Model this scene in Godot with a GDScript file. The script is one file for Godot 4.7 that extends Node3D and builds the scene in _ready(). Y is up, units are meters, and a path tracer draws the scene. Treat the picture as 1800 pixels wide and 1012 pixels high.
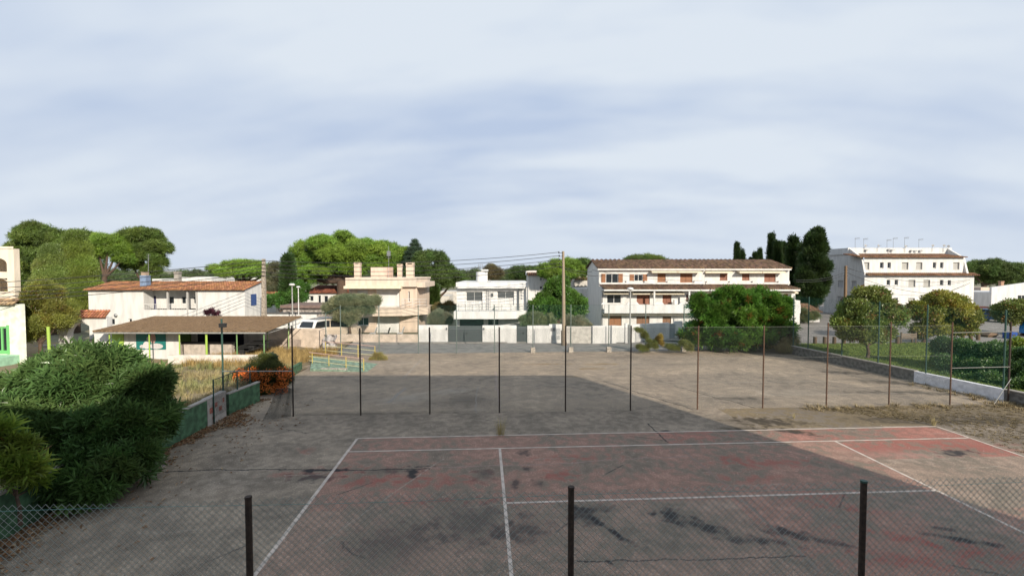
extends Node3D
# A disused tennis court between holiday houses. Metres, y up; the camera looks along -z.

const EYE := Vector3(0, 6.5, 0)
const PITCH := -0.0365
const CU := Vector3(0.99822, 0, -0.05966)   # along the courts, to the right
const CV := Vector3(-0.05966, 0, -0.99822)  # across the courts, away
const UP := Vector3.UP

var base := Vector3.ZERO
var counts := {}
var tx := {}
var mats := {}

# ---------------------------------------------------------------- mesh building
class MB:
	var v := PackedVector3Array()
	var n := PackedVector3Array()
	var uv := PackedVector2Array()
	var c := PackedColorArray()
	var col := Color(1, 1, 1)
	func p(a: Vector3, nn: Vector3, t := Vector2.ZERO) -> void:
		v.append(a); n.append(nn); uv.append(t); c.append(col)
	func tri(a: Vector3, b: Vector3, d: Vector3) -> void:
		var nn := (b - a).cross(d - a).normalized()
		p(a, nn); p(d, nn); p(b, nn)
	func quad(a: Vector3, b: Vector3, d: Vector3, e: Vector3) -> void:
		var nn := (b - a).cross(d - a).normalized()
		if nn == Vector3.ZERO: nn = Vector3.UP
		p(a, nn, Vector2(0, 0)); p(d, nn, Vector2(1, 1)); p(b, nn, Vector2(1, 0)); p(a, nn, Vector2(0, 0)); p(e, nn, Vector2(0, 1)); p(d, nn, Vector2(1, 1))
	func hexa(q: Array) -> void:  # 8 corners: bottom 0-3 counter-clockwise from above, top 4-7
		quad(q[3], q[2], q[1], q[0]); quad(q[4], q[5], q[6], q[7])
		for i in 4:
			var j := (i + 1) % 4
			quad(q[i], q[j], q[j + 4], q[i + 4])
	func box(a: Vector3, b: Vector3) -> void:
		var lo := Vector3(minf(a.x, b.x), minf(a.y, b.y), minf(a.z, b.z))
		var hi := Vector3(maxf(a.x, b.x), maxf(a.y, b.y), maxf(a.z, b.z))
		hexa([Vector3(lo.x, lo.y, hi.z), Vector3(hi.x, lo.y, hi.z), Vector3(hi.x, lo.y, lo.z), Vector3(lo.x, lo.y, lo.z), Vector3(lo.x, hi.y, hi.z), Vector3(hi.x, hi.y, hi.z), Vector3(hi.x, hi.y, lo.z), Vector3(lo.x, hi.y, lo.z)])
	func obox(o: Vector3, a: Vector3, h: Vector3, b: Vector3) -> void:  # corner o and three edges (a x h points to -b side is not needed)
		hexa([o + b, o + a + b, o + a, o, o + b + h, o + a + b + h, o + a + h, o + h])
	func seg(a: Vector3, b: Vector3, r0: float, r1: float, k := 6, caps := true) -> void:
		var d := (b - a).normalized()
		var s := d.cross(Vector3.UP if absf(d.y) < 0.9 else Vector3.RIGHT).normalized()
		var t := s.cross(d)
		for i in k:
			var a0 := TAU * i / k
			var a1 := TAU * (i + 1) / k
			var n0 := s * cos(a0) + t * sin(a0)
			var n1 := s * cos(a1) + t * sin(a1)
			p(a + n0 * r0, n0); p(a + n1 * r0, n1); p(b + n1 * r1, n1)
			p(a + n0 * r0, n0); p(b + n1 * r1, n1); p(b + n0 * r1, n0)
			if caps:
				tri(b, b + n1 * r1, b + n0 * r1); tri(a, a + n0 * r0, a + n1 * r0)
	func path(q: Array, r0: float, r1: float, k := 6) -> void:
		for i in q.size() - 1:
			seg(q[i], q[i + 1], lerpf(r0, r1, float(i) / (q.size() - 1)), lerpf(r0, r1, float(i + 1) / (q.size() - 1)), k, i == q.size() - 2)
	func ball(o: Vector3, r: Vector3, k := 8) -> void:
		for i in k:
			for j in k:
				var q := []
				for e in [[i, j], [i + 1, j], [i + 1, j + 1], [i, j + 1]]:
					var la: float = PI * e[0] / k - PI / 2
					var lo: float = TAU * e[1] / k
					q.append(Vector3(cos(la) * cos(lo), sin(la), cos(la) * sin(lo)))
				for e in [0, 2, 1, 0, 3, 2]:
					p(o + q[e] * r, (q[e] / r).normalized())
	func prism(poly: PackedVector2Array, o: Vector3, u: Vector3, w: Vector3, h: Vector3) -> void:  # polygon in (u, w), extruded along h
		var ids := Geometry2D.triangulate_polygon(poly)
		var flip := u.cross(w).dot(h) < 0
		for i in range(0, ids.size(), 3):
			var a := o + u * poly[ids[i]].x + w * poly[ids[i]].y
			var b := o + u * poly[ids[i + 1]].x + w * poly[ids[i + 1]].y
			var d := o + u * poly[ids[i + 2]].x + w * poly[ids[i + 2]].y
			if ((b - a).cross(d - a).dot(h) < 0):
				var t := b
				b = d
				d = t
			tri(a + h, b + h, d + h); tri(a, d, b)
		var cc := Geometry2D.is_polygon_clockwise(poly)
		for i in poly.size():
			var e := poly[i]
			var f := poly[(i + 1) % poly.size()]
			if cc != flip:
				var t2 := e
				e = f
				f = t2
			var a2 := o + u * e.x + w * e.y
			var b2 := o + u * f.x + w * f.y
			quad(a2, b2, b2 + h, a2 + h)
	func mesh(m: Material, off := Vector3.ZERO) -> ArrayMesh:
		var arr := []
		arr.resize(Mesh.ARRAY_MAX)
		if off != Vector3.ZERO:
			for i in v.size(): v[i] -= off
		arr[Mesh.ARRAY_VERTEX] = v; arr[Mesh.ARRAY_NORMAL] = n; arr[Mesh.ARRAY_TEX_UV] = uv; arr[Mesh.ARRAY_COLOR] = c
		var am := ArrayMesh.new()
		if v.size():
			am.add_surface_from_arrays(Mesh.PRIMITIVE_TRIANGLES, arr)
			am.surface_set_material(0, m)
		return am

# ---------------------------------------------------------------- scene tree
func numbered(parent: Node, called: String) -> String:
	var k := str(parent.get_instance_id()) + called
	counts[k] = counts.get(k, -1) + 1
	return called if counts[k] == 0 else "%s_%03d" % [called, counts[k]]

func tag(o: Node, label: String, category: String, group := "", kind := "") -> void:
	if label: o.set_meta("label", label)
	if category: o.set_meta("category", category)
	if group: o.set_meta("group", group)
	if kind: o.set_meta("kind", kind)

func thing(called: String, label: String, category: String, at_point := Vector3.ZERO, group := "") -> Node3D:
	var o := Node3D.new()
	o.name = numbered(self, called)
	add_child(o, true)
	o.position = at_point
	base = at_point
	tag(o, label, category, group)
	return o

# a mesh written in world coordinates, as a part of parent (whose chain stands at base)
func part(parent: Node, called: String, b: MB, m: Material, label := "", kind := "") -> MeshInstance3D:
	var o := MeshInstance3D.new()
	o.name = numbered(parent, called)
	o.mesh = b.mesh(m, base if parent != self else Vector3.ZERO)
	parent.add_child(o, true)
	if label: o.set_meta("label", label)
	if kind: o.set_meta("kind", kind)
	return o

func single(called: String, b: MB, m: Material, label: String, category: String, kind := "", group := "") -> MeshInstance3D:
	var o := part(self, called, b, m)
	tag(o, label, category, group, kind)
	return o

func again(src: Node3D, where: Vector3, label: String, yaw := 0.0) -> Node3D:
	var o: Node3D = src.duplicate()
	var stem: String = str(src.name).rstrip("0123456789").trim_suffix("_")
	o.name = numbered(self, stem)
	add_child(o, true)
	o.position = where
	o.rotation.y = yaw
	o.set_meta("label", label)
	return o

# ---------------------------------------------------------------- where things stand
func at(px: float, py: float, d: float) -> Vector3:   # the point at distance d along -z seen there on the 1800 x 1012 survey picture
	var k := Vector3((px - 900.0) / 838.0, (506.0 - py) / 838.0, -1.0)
	k = Basis(Vector3.RIGHT, PITCH) * k
	return EYE + k * (d / -k.z)
func xat(px: float, d: float, py := 540.0) -> float: return at(px, py, d).x
func yat(py: float, d: float) -> float: return at(900, py, d).y
func court(x: float, y: float, h := 0.0) -> Vector3: return CU * x + CV * y + UP * h
func rct(px0: float, py0: float, px1: float, py1: float, d: float) -> Array:   # x0, y0, x1, y1 in metres of a rectangle on the plane at distance d
	var m := (py0 + py1) / 2
	return [xat(px0, d, m), yat(py1, d), xat(px1, d, m), yat(py0, d)]

# ---------------------------------------------------------------- materials
func lin(r: float, g: float, b: float) -> Color: return Color(r, g, b).linear_to_srgb()

func noise_tex(called: String, freq: float, octaves: int, lo: float, hi: float, power := 1.0, size := 256) -> ImageTexture:
	if tx.has(called): return tx[called]
	var f := FastNoiseLite.new()
	f.seed = called.hash() % 10000
	f.noise_type = FastNoiseLite.TYPE_SIMPLEX
	f.frequency = freq
	f.fractal_octaves = octaves
	f.fractal_type = FastNoiseLite.FRACTAL_FBM if octaves > 1 else FastNoiseLite.FRACTAL_NONE
	var src := f.get_seamless_image(size, size).get_data()
	var out := PackedByteArray()
	out.resize(size * size)
	for i in src.size():
		out[i] = int(255.0 * clampf(lo + (hi - lo) * pow(src[i] / 255.0, power), 0, 1))
	tx[called] = ImageTexture.create_from_image(Image.create_from_data(size, size, false, Image.FORMAT_L8, out))
	return tx[called]

func mat(c: Color, rough := 0.85, tex := "fine", scale := 0.5, bump := 0.0, metal := 0.0) -> StandardMaterial3D:
	var key := "%s %s %s %s %s %s" % [c, rough, tex, scale, bump, metal]
	if mats.has(key): return mats[key]
	var m := StandardMaterial3D.new()
	m.albedo_color = c
	m.roughness = rough
	m.metallic = metal
	if tex:
		m.albedo_texture = tx[tex]
		m.uv1_triplanar = true
		m.uv1_world_triplanar = true
		m.uv1_scale = Vector3(scale, scale * (0.25 if tex == "streak" else 1.0), scale)
	if bump > 0:
		m.heightmap_enabled = true
		m.heightmap_texture = tx["fine"]
		m.heightmap_scale = bump
	mats[key] = m
	return m

func vmat(rough := 0.8, back := 0.0, tex := "", scale := 0.5) -> StandardMaterial3D:   # the colour comes with each vertex or copy
	var m := StandardMaterial3D.new()
	m.vertex_color_use_as_albedo = true
	m.roughness = rough
	if back > 0:
		m.backlight_enabled = true
		m.backlight = Color(back, back, back * 0.8)
	if tex:
		m.albedo_texture = tx[tex]
		m.uv1_triplanar = true
		m.uv1_world_triplanar = true
		m.uv1_scale = Vector3.ONE * scale
	return m

# ---------------------------------------------------------------- pieces of buildings
# a frame is [origin, u, n]: u runs to the right along a wall seen from outside, n points out of it
func front(d: float) -> Array: return [Vector3(0, 0, -d), Vector3.RIGHT, Vector3.BACK]
func rside(x: float) -> Array: return [Vector3(x, 0, 0), Vector3.FORWARD, Vector3.RIGHT]   # its u is the distance
func lside(x: float) -> Array: return [Vector3(x, 0, 0), Vector3.BACK, Vector3.LEFT]      # its u is minus the distance
func pt(f: Array, x: float, y: float, z := 0.0) -> Vector3: return f[0] + f[1] * x + UP * y + f[2] * z
func fbox(b: MB, f: Array, x0: float, y0: float, z0: float, x1: float, y1: float, z1: float) -> void:
	b.hexa([pt(f, x0, y0, z1), pt(f, x1, y0, z1), pt(f, x1, y0, z0), pt(f, x0, y0, z0), pt(f, x0, y1, z1), pt(f, x1, y1, z1), pt(f, x1, y1, z0), pt(f, x0, y1, z0)])
func fquad(b: MB, f: Array, x0: float, y0: float, x1: float, y1: float, z := 0.0) -> void:
	b.quad(pt(f, x0, y0, z), pt(f, x1, y0, z), pt(f, x1, y1, z), pt(f, x0, y1, z))

func facade(b: MB, f: Array, x0: float, y0: float, x1: float, y1: float, holes := [], dep := 0.16) -> void:
	var xs := [x0, x1]
	var ys := [y0, y1]
	for h in holes:
		for i in [0, 2]: xs.append(clampf(h[i], x0, x1))
		for i in [1, 3]: ys.append(clampf(h[i], y0, y1))
	xs.sort(); ys.sort()
	for i in xs.size() - 1:
		for j in ys.size() - 1:
			if xs[i + 1] - xs[i] < 1e-4 or ys[j + 1] - ys[j] < 1e-4: continue
			var mx: float = (xs[i] + xs[i + 1]) / 2
			var my: float = (ys[j] + ys[j + 1]) / 2
			var open := false
			for h in holes:
				if mx > h[0] and mx < h[2] and my > h[1] and my < h[3]: open = true
			if not open: fquad(b, f, xs[i], ys[j], xs[i + 1], ys[j + 1])
	for h in holes:
		b.quad(pt(f, h[0], h[1], 0), pt(f, h[2], h[1], 0), pt(f, h[2], h[1], -dep), pt(f, h[0], h[1], -dep))
		b.quad(pt(f, h[0], h[3], -dep), pt(f, h[2], h[3], -dep), pt(f, h[2], h[3], 0), pt(f, h[0], h[3], 0))
		b.quad(pt(f, h[0], h[1], 0), pt(f, h[0], h[1], -dep), pt(f, h[0], h[3], -dep), pt(f, h[0], h[3], 0))
		b.quad(pt(f, h[2], h[1], -dep), pt(f, h[2], h[1], 0), pt(f, h[2], h[3], 0), pt(f, h[2], h[3], -dep))

# the other sides of a house whose front stands at distance d and back at e
func shell(b: MB, x0: float, y0: float, x1: float, y1: float, d: float, e: float, lid := true) -> void:
	fquad(b, rside(x1), d, y0, e, y1)
	fquad(b, lside(x0), -e, y0, -d, y1)
	b.quad(Vector3(x1, y0, -e), Vector3(x0, y0, -e), Vector3(x0, y1, -e), Vector3(x1, y1, -e))
	if lid: b.quad(Vector3(x0, y1, -d), Vector3(x1, y1, -d), Vector3(x1, y1, -e), Vector3(x0, y1, -e))

func slats(b: MB, f: Array, x0: float, y0: float, x1: float, y1: float, z: float, pitch: float) -> void:
	var k := maxi(2, int((y1 - y0) / pitch))
	var s := (y1 - y0) / k
	for i in k:
		var y := y0 + s * i
		b.quad(pt(f, x0, y, z + 0.012), pt(f, x1, y, z + 0.012), pt(f, x1, y + s * 0.86, z + 0.004), pt(f, x0, y + s * 0.86, z + 0.004))
		b.quad(pt(f, x0, y + s * 0.86, z + 0.004), pt(f, x1, y + s * 0.86, z + 0.004), pt(f, x1, y + s, z - 0.012), pt(f, x0, y + s, z - 0.012))
		b.quad(pt(f, x0, y, z - 0.012), pt(f, x1, y, z - 0.012), pt(f, x1, y, z + 0.012), pt(f, x0, y, z + 0.012))

# a window in a hole r of the wall f: kinds glass, roller (closed roller blind), wood (closed leaves of slats)
func window(parent: Node, f: Array, r: Array, kind: String, m: Material, dep := 0.12, blind := 0.0) -> void:
	var b := MB.new()
	var t := 0.05
	var x0: float = r[0]; var y0: float = r[1]; var x1: float = r[2]; var y1: float = r[3]
	fbox(b, f, x0, y0, -dep - 0.03, x0 + t, y1, -dep + 0.03)
	fbox(b, f, x1 - t, y0, -dep - 0.03, x1, y1, -dep + 0.03)
	fbox(b, f, x0 + t, y0, -dep - 0.03, x1 - t, y0 + t, -dep + 0.03)
	fbox(b, f, x0 + t, y1 - t, -dep - 0.03, x1 - t, y1, -dep + 0.03)
	if kind != "roller" and x1 - x0 > 0.75:
		fbox(b, f, (x0 + x1) / 2 - t / 2, y0 + t, -dep - 0.03, (x0 + x1) / 2 + t / 2, y1 - t, -dep + 0.03)
	fbox(b, f, x0 - 0.03, y0 - 0.04, -dep + 0.031, x1 + 0.03, y0 - 0.001, 0.04)
	var w := part(parent, "window", b, m if kind == "wood" else (m if kind == "roller" else mats.white))
	var g := MB.new()
	if kind == "glass":
		fquad(g, f, x0 + t, y0 + t, x1 - t, y1 - t, -dep)
		part(w, "pane", g, mats.glass)
		if blind > 0:
			var s := MB.new()
			slats(s, f, x0 + t, y1 - t - (y1 - y0) * blind, x1 - t, y1 - t, -dep + 0.022, 0.06)
			part(w, "roller_shutter", s, m)
	else:
		slats(g, f, x0 + t, y0 + t, x1 - t, y1 - t, -dep, 0.09)
		part(w, "shutter", g, m)

# rounded clay tiles from the eave a-b up to the ridge c-d (c above a, d above b)
func tiles(b: MB, a: Vector3, e: Vector3, c: Vector3, d: Vector3, step: float, row: float, tone: Color, rng: RandomNumberGenerator, spread := 0.35) -> void:
	var k := int((e - a).length() / step)
	var rows := int((c - a).length() / row)
	var nn := (e - a).cross(c - a).normalized()
	b.col = tone * 0.5
	b.quad(a - nn * 0.02, e - nn * 0.02, d - nn * 0.02, c - nn * 0.02)
	for i in k:
		var f := (i + 0.5) / k
		var lo := a.lerp(e, f)
		var hi := c.lerp(d, f)
		var u := (e - a).normalized() * (step * 0.42)
		for j in rows:
			var s := lo.lerp(hi, float(j) / rows)
			var t := lo.lerp(hi, float(j + 1) / rows)
			var br := 1.0 + spread * (rng.randf() - 0.5) * 2
			b.col = Color(tone.r * br, tone.g * br * rng.randf_range(0.92, 1.1), tone.b * br * rng.randf_range(0.85, 1.15))
			var lift := nn * 0.015 * rng.randf()
			for q in 3:
				var a0 := PI * q / 3.0
				var a1 := PI * (q + 1) / 3.0
				var n0 := u.normalized() * cos(a0) + nn * sin(a0)
				var n1 := u.normalized() * cos(a1) + nn * sin(a1)
				var p0 := s + u * cos(a0) + nn * (sin(a0) * step * 0.36 + 0.025) + lift
				var p1 := s + u * cos(a1) + nn * (sin(a1) * step * 0.36 + 0.025) + lift
				var p2 := t + u * cos(a1) * 0.85 + nn * (sin(a1) * step * 0.33)
				var p3 := t + u * cos(a0) * 0.85 + nn * (sin(a0) * step * 0.33)
				b.p(p0, n0); b.p(p1, n1); b.p(p2, n1); b.p(p0, n0); b.p(p2, n1); b.p(p3, n0)
			b.quad(s + u, s + u * 0.5 + nn * step * 0.34, s - u * 0.5 + nn * step * 0.34, s - u)
	b.col = Color(1, 1, 1)

func chimney(parent: Node, called: String, px0: float, px1: float, py0: float, py1: float, d: float, m: Material, cap := true) -> void:
	var r := rct(px0, py0, px1, py1, d)
	var b := MB.new()
	var w: float = r[2] - r[0]
	var top: float = r[3] - (w * 0.35 if cap else 0.0)
	b.box(Vector3(r[0], r[1] - 0.4, -d), Vector3(r[2], top, -d - w))
	if cap:
		b.box(Vector3(r[0] - 0.05, top, -d + 0.05), Vector3(r[2] + 0.05, top + 0.06, -d - w - 0.05))
		for i in 2:
			var xx: float = r[0] + (w - 0.12) * i
			b.box(Vector3(xx, top + 0.06, -d - 0.02), Vector3(xx + 0.12, top + w * 0.25, -d - w + 0.02))
		b.box(Vector3(r[0] - 0.02, top + w * 0.25, -d + 0.03), Vector3(r[2] + 0.02, r[3], -d - w - 0.03))
	part(parent, called, b, m)

# ---------------------------------------------------------------- plants
func leaf(b: MB, o: Vector3, dir: Vector3, side: Vector3, l: float, w: float, bend := 0.2) -> void:
	var nn := side.cross(dir).normalized()
	var mid := o + dir * l * 0.5 + nn * l * bend * 0.35
	var tip := o + dir * l - nn * l * bend * 0.3
	b.tri(o, mid + side * w * 0.5, tip)
	b.tri(o, tip, mid - side * w * 0.5)

func rdir(r: RandomNumberGenerator) -> Vector3:
	var z := r.randf_range(-1, 1)
	var a := r.randf() * TAU
	return Vector3(sqrt(1 - z * z) * cos(a), z, sqrt(1 - z * z) * sin(a))

# small leaves strewn through a ball
func leaf_clump(n: int, rad: float, l: float, w: float, sd: int, upward := 0.3) -> MB:
	var r := RandomNumberGenerator.new()
	r.seed = sd
	var b := MB.new()
	for i in n:
		var o := rdir(r) * rad * pow(r.randf(), 0.5)
		var d := (rdir(r) + UP * upward + o.normalized() * 0.7).normalized()
		var g := r.randf_range(0.75, 1.25)
		b.col = Color(g, g, g)
		leaf(b, o, d, d.cross(rdir(r)).normalized(), l * r.randf_range(0.7, 1.2), w, 0.25)
	return b

# needles that radiate from a few twig tips
func needle_clump(n: int, rad: float, l: float, w: float, sd: int) -> MB:
	var r := RandomNumberGenerator.new()
	r.seed = sd
	var b := MB.new()
	for t in 7:
		var o := rdir(r) * rad * 0.6
		var g := r.randf_range(0.75, 1.25)
		b.col = Color(g, g, g)
		for i in n / 7:
			var d := (rdir(r) + UP * 0.7).normalized()
			var s := d.cross(rdir(r)).normalized() * w
			b.tri(o - s, o + s, o + d * l * r.randf_range(0.7, 1.1))
	return b

# a shoot with long narrow leaves all round
func whorl(n: int, l: float, w: float, sd: int) -> MB:
	var r := RandomNumberGenerator.new()
	r.seed = sd
	var b := MB.new()
	for i in n:
		var t := float(i) / n
		var a := i * 2.4 + r.randf() * 0.5
		var el := lerpf(0.05, 1.2, t) + r.randf_range(-0.15, 0.15)
		var d := Vector3(cos(a) * cos(el), sin(el), sin(a) * cos(el))
		var s := d.cross(UP).normalized()
		var g := r.randf_range(0.8, 1.15) + t * 0.15
		b.col = Color(g, g, g)
		leaf(b, Vector3(0, t * l * 0.7, 0), d, s, l * r.randf_range(0.8, 1.15), w, 0.3)
	b.col = Color(0.7, 0.6, 0.5)
	b.seg(Vector3(0, -l * 0.8, 0), Vector3(0, l * 0.7, 0), 0.008, 0.004, 3, false)
	return b

func grass_tuft(n: int, h: float, rad: float, w: float, sd: int) -> MB:
	var r := RandomNumberGenerator.new()
	r.seed = sd
	var b := MB.new()
	for i in n:
		var a := r.randf() * TAU
		var o := Vector3(cos(a), 0, sin(a)) * rad * r.randf()
		var lean := Vector3(cos(a), 0, sin(a)) * r.randf_range(0.05, 0.7)
		var hh := h * r.randf_range(0.5, 1.1)
		var s := Vector3(-sin(a), 0, cos(a)) * w
		var g := r.randf_range(0.75, 1.2)
		b.col = Color(g, g, g * 0.95)
		var mid := o + UP * hh * 0.6 + lean * hh * 0.35
		b.quad(o - s, o + s, mid + s * 0.7, mid - s * 0.7)
		b.tri(mid - s * 0.7, mid + s * 0.7, o + UP * hh + lean * hh)
	return b

func scatter(parent: Node, called: String, me: Mesh, where: Array, tint: Array, stuff := false) -> MultiMeshInstance3D:
	var mm := MultiMesh.new()
	mm.transform_format = MultiMesh.TRANSFORM_3D
	mm.use_colors = true
	mm.mesh = me
	mm.instance_count = where.size()
	var off := base if parent != self else Vector3.ZERO
	for i in where.size():
		var t: Transform3D = where[i]
		t.origin -= off
		mm.set_instance_transform(i, t)
		mm.set_instance_color(i, tint[i])
	var o := MultiMeshInstance3D.new()
	o.name = numbered(parent, called)
	o.multimesh = mm
	parent.add_child(o, true)
	if stuff: o.set_meta("kind", "stuff")
	return o

# lobes: [centre, radii]; each is broken into knobs, and copies of a clump are laid over the knobs
func crown(parent: Node, called: String, me: Mesh, lobes: Array, n: int, size: float, c: Color, sd: int, upward := 0.5, flat := 1.0, inner := 0.35, dry := 0.0, knob := 0.36) -> void:
	var r := RandomNumberGenerator.new()
	r.seed = sd
	var share := []
	var sum := 0.0
	var knobs := []
	for l in lobes:
		var q: Vector3 = l[1]
		var m := int(clampf(11.0 * pow(0.36 / knob, 2.0), 8, 40)) if knob > 0 else 1
		for i in m:
			var dir := rdir(r)
			if dir.y < -0.4: dir.y *= -0.6
			var kr := q * knob * r.randf_range(0.7, 1.25) if knob > 0 else q
			var kc: Vector3 = l[0] + (dir * (q - kr * 0.75) * r.randf_range(0.82, 1.06) if knob > 0 else Vector3.ZERO)
			if knob > 0: kr.y = minf(kr.y * 1.15, (kr.x + kr.z) * 0.5)
			knobs.append([kc, kr, l])
			sum += kr.x * kr.y + kr.y * kr.z + kr.x * kr.z
			share.append(sum)
	var where := []
	var tint := []
	var tries := 0
	while where.size() < n and tries < n * 3:
		tries += 1
		var k := share.bsearch(r.randf() * sum)
		if k >= knobs.size(): continue
		var o: Vector3 = knobs[k][0]
		var q: Vector3 = knobs[k][1]
		var d := rdir(r)
		if d.y < 0 and r.randf() < 0.5: d.y = -d.y
		var p := o + d * q * (1.0 - inner * pow(r.randf(), 1.4))
		var l: Array = knobs[k][2]
		if knob > 0 and ((p - l[0]) / l[1]).length() < 0.5 and r.randf() < 0.7: continue
		var y := (d + UP * upward + rdir(r) * 0.45).normalized()
		var xx := y.cross(rdir(r)).normalized()
		var s := size * r.randf_range(0.55, 1.4)
		where.append(Transform3D(Basis(xx * s, y * s * flat, xx.cross(y) * s), p))
		var g := r.randf_range(0.75, 1.25) * (0.7 + 0.6 * fmod(k * 0.618, 1.0))
		var warm := 0.9 + 0.25 * fmod(k * 0.371, 1.0)
		var t := Color(c.r * g * warm, c.g * g, c.b * g)
		if dry > 0 and r.randf() < dry: t = Color(0.2 * g, 0.1 * g, 0.03 * g)
		tint.append(t)
	scatter(parent, called, me, where, tint, true)

func lobes_px(list: Array, d: float, deep := 0.8) -> Array:   # [px, py, half width, half height, nearer by] at distance d
	var out := []
	for e in list:
		var dd: float = d - (e[4] if e.size() > 4 else 0.0)
		var s := dd / 838.0
		out.append([at(e[0], e[1], dd), Vector3(e[2] * s, e[3] * s, maxf(e[2] * s * deep, e[3] * s * 0.7))])
	return out

func tree(called: String, label: String, cat: String, group: String, bx: float, d: float, list: Array, me: Mesh, n: int, size: float, c: Color, sd: int, trunk_r: float, fork := 0.5, upward := 0.5, flat := 1.0, inner := 0.4, dry := 0.0, deep := 0.8, ground := 0.0, knob := 0.36) -> Node3D:
	var foot := Vector3(xat(bx, d), ground, -d)
	var t := thing(called, label, cat, foot, group)
	var lobes := lobes_px(list, d, deep)
	var low: float = 1e9
	var mid := Vector3.ZERO
	for l in lobes:
		low = minf(low, l[0].y - l[1].y)
		mid += l[0] / lobes.size()
	if trunk_r > 0:
		var b := MB.new()
		var f := foot.lerp(Vector3(mid.x, mid.y, mid.z), 0.05)
		f = Vector3(lerpf(foot.x, mid.x, 0.25), maxf(ground + 0.5, lerpf(ground, mid.y, fork)), lerpf(foot.z, mid.z, 0.25))
		b.path([foot - UP * 0.2, foot.lerp(f, 0.5) + Vector3(0.08, 0, 0.05), f], trunk_r * 1.25, trunk_r * 0.8, 8)
		for l in lobes:
			var e: Vector3 = l[0]
			var k := f.lerp(e, 0.5) + Vector3(0, -0.06 * (e - f).length(), 0)
			b.path([f, k, e], trunk_r * 0.6, trunk_r * 0.15, 5)
		part(t, "trunk", b, mats.bark)
	crown(t, "crown", me, lobes, n, size, c, sd, upward, flat, inner, dry, knob)
	return t

func cypress_lobes(px: float, py0: float, py1: float, hw: float, blunt := 0.4) -> Array:
	var out := []
	var k := maxi(9, int((py1 - py0) / (hw * 0.5)))
	for i in k:
		var t := (i + 0.5) / k
		var w := hw * minf(1.0, lerpf(0.35, 1.25, pow(t, blunt)))
		if t > 0.85: w *= 0.9
		out.append([px + sin(i * 2.3) * hw * 0.12, lerpf(py0 + hw * 0.45, py1 - hw * 0.5, t), w, (py1 - py0) / k * 1.3])
	return out

# ---------------------------------------------------------------- fences
func mesh_wires(b: MB, o: Vector3, u: Vector3, l: float, y0: float, y1: float, cell: float, r: float, wave := 0.0, bits := 1, top := 0.0) -> void:
	var nn := u.cross(UP).normalized()
	var h := y1 - y0
	var p := cell * 1.414
	for s in [-1.0, 1.0]:
		var k0 := -int(h / p) - 1 if s > 0 else 0
		var k1 := int(l / p) if s > 0 else int((l + h) / p) + 1
		for k in range(k0, k1 + 1):
			var x0: float = k * p
			var t0 := 0.0
			var t1 := h + top
			if s > 0:
				t0 = maxf(t0, -x0); t1 = minf(t1, l - x0)
			else:
				t0 = maxf(t0, x0 - l); t1 = minf(t1, x0)
			if t1 - t0 < 0.02: continue
			var last := Vector3.ZERO
			for i in bits + 1:
				var t := lerpf(t0, t1, float(i) / bits)
				var x: float = x0 + s * t
				var q: Vector3 = o + u * x + UP * (y0 + t) + nn * (wave * (sin(x * 2.1 + t) + 0.6 * sin(x * 4.7 - t * 2.0)) + 0.002 * s)
				if wave > 0: q += UP * (sin(x * 1.3) * 0.012) * (t / h)
				if i > 0: b.seg(last, q, r, r, 3, false)
				last = q

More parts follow.
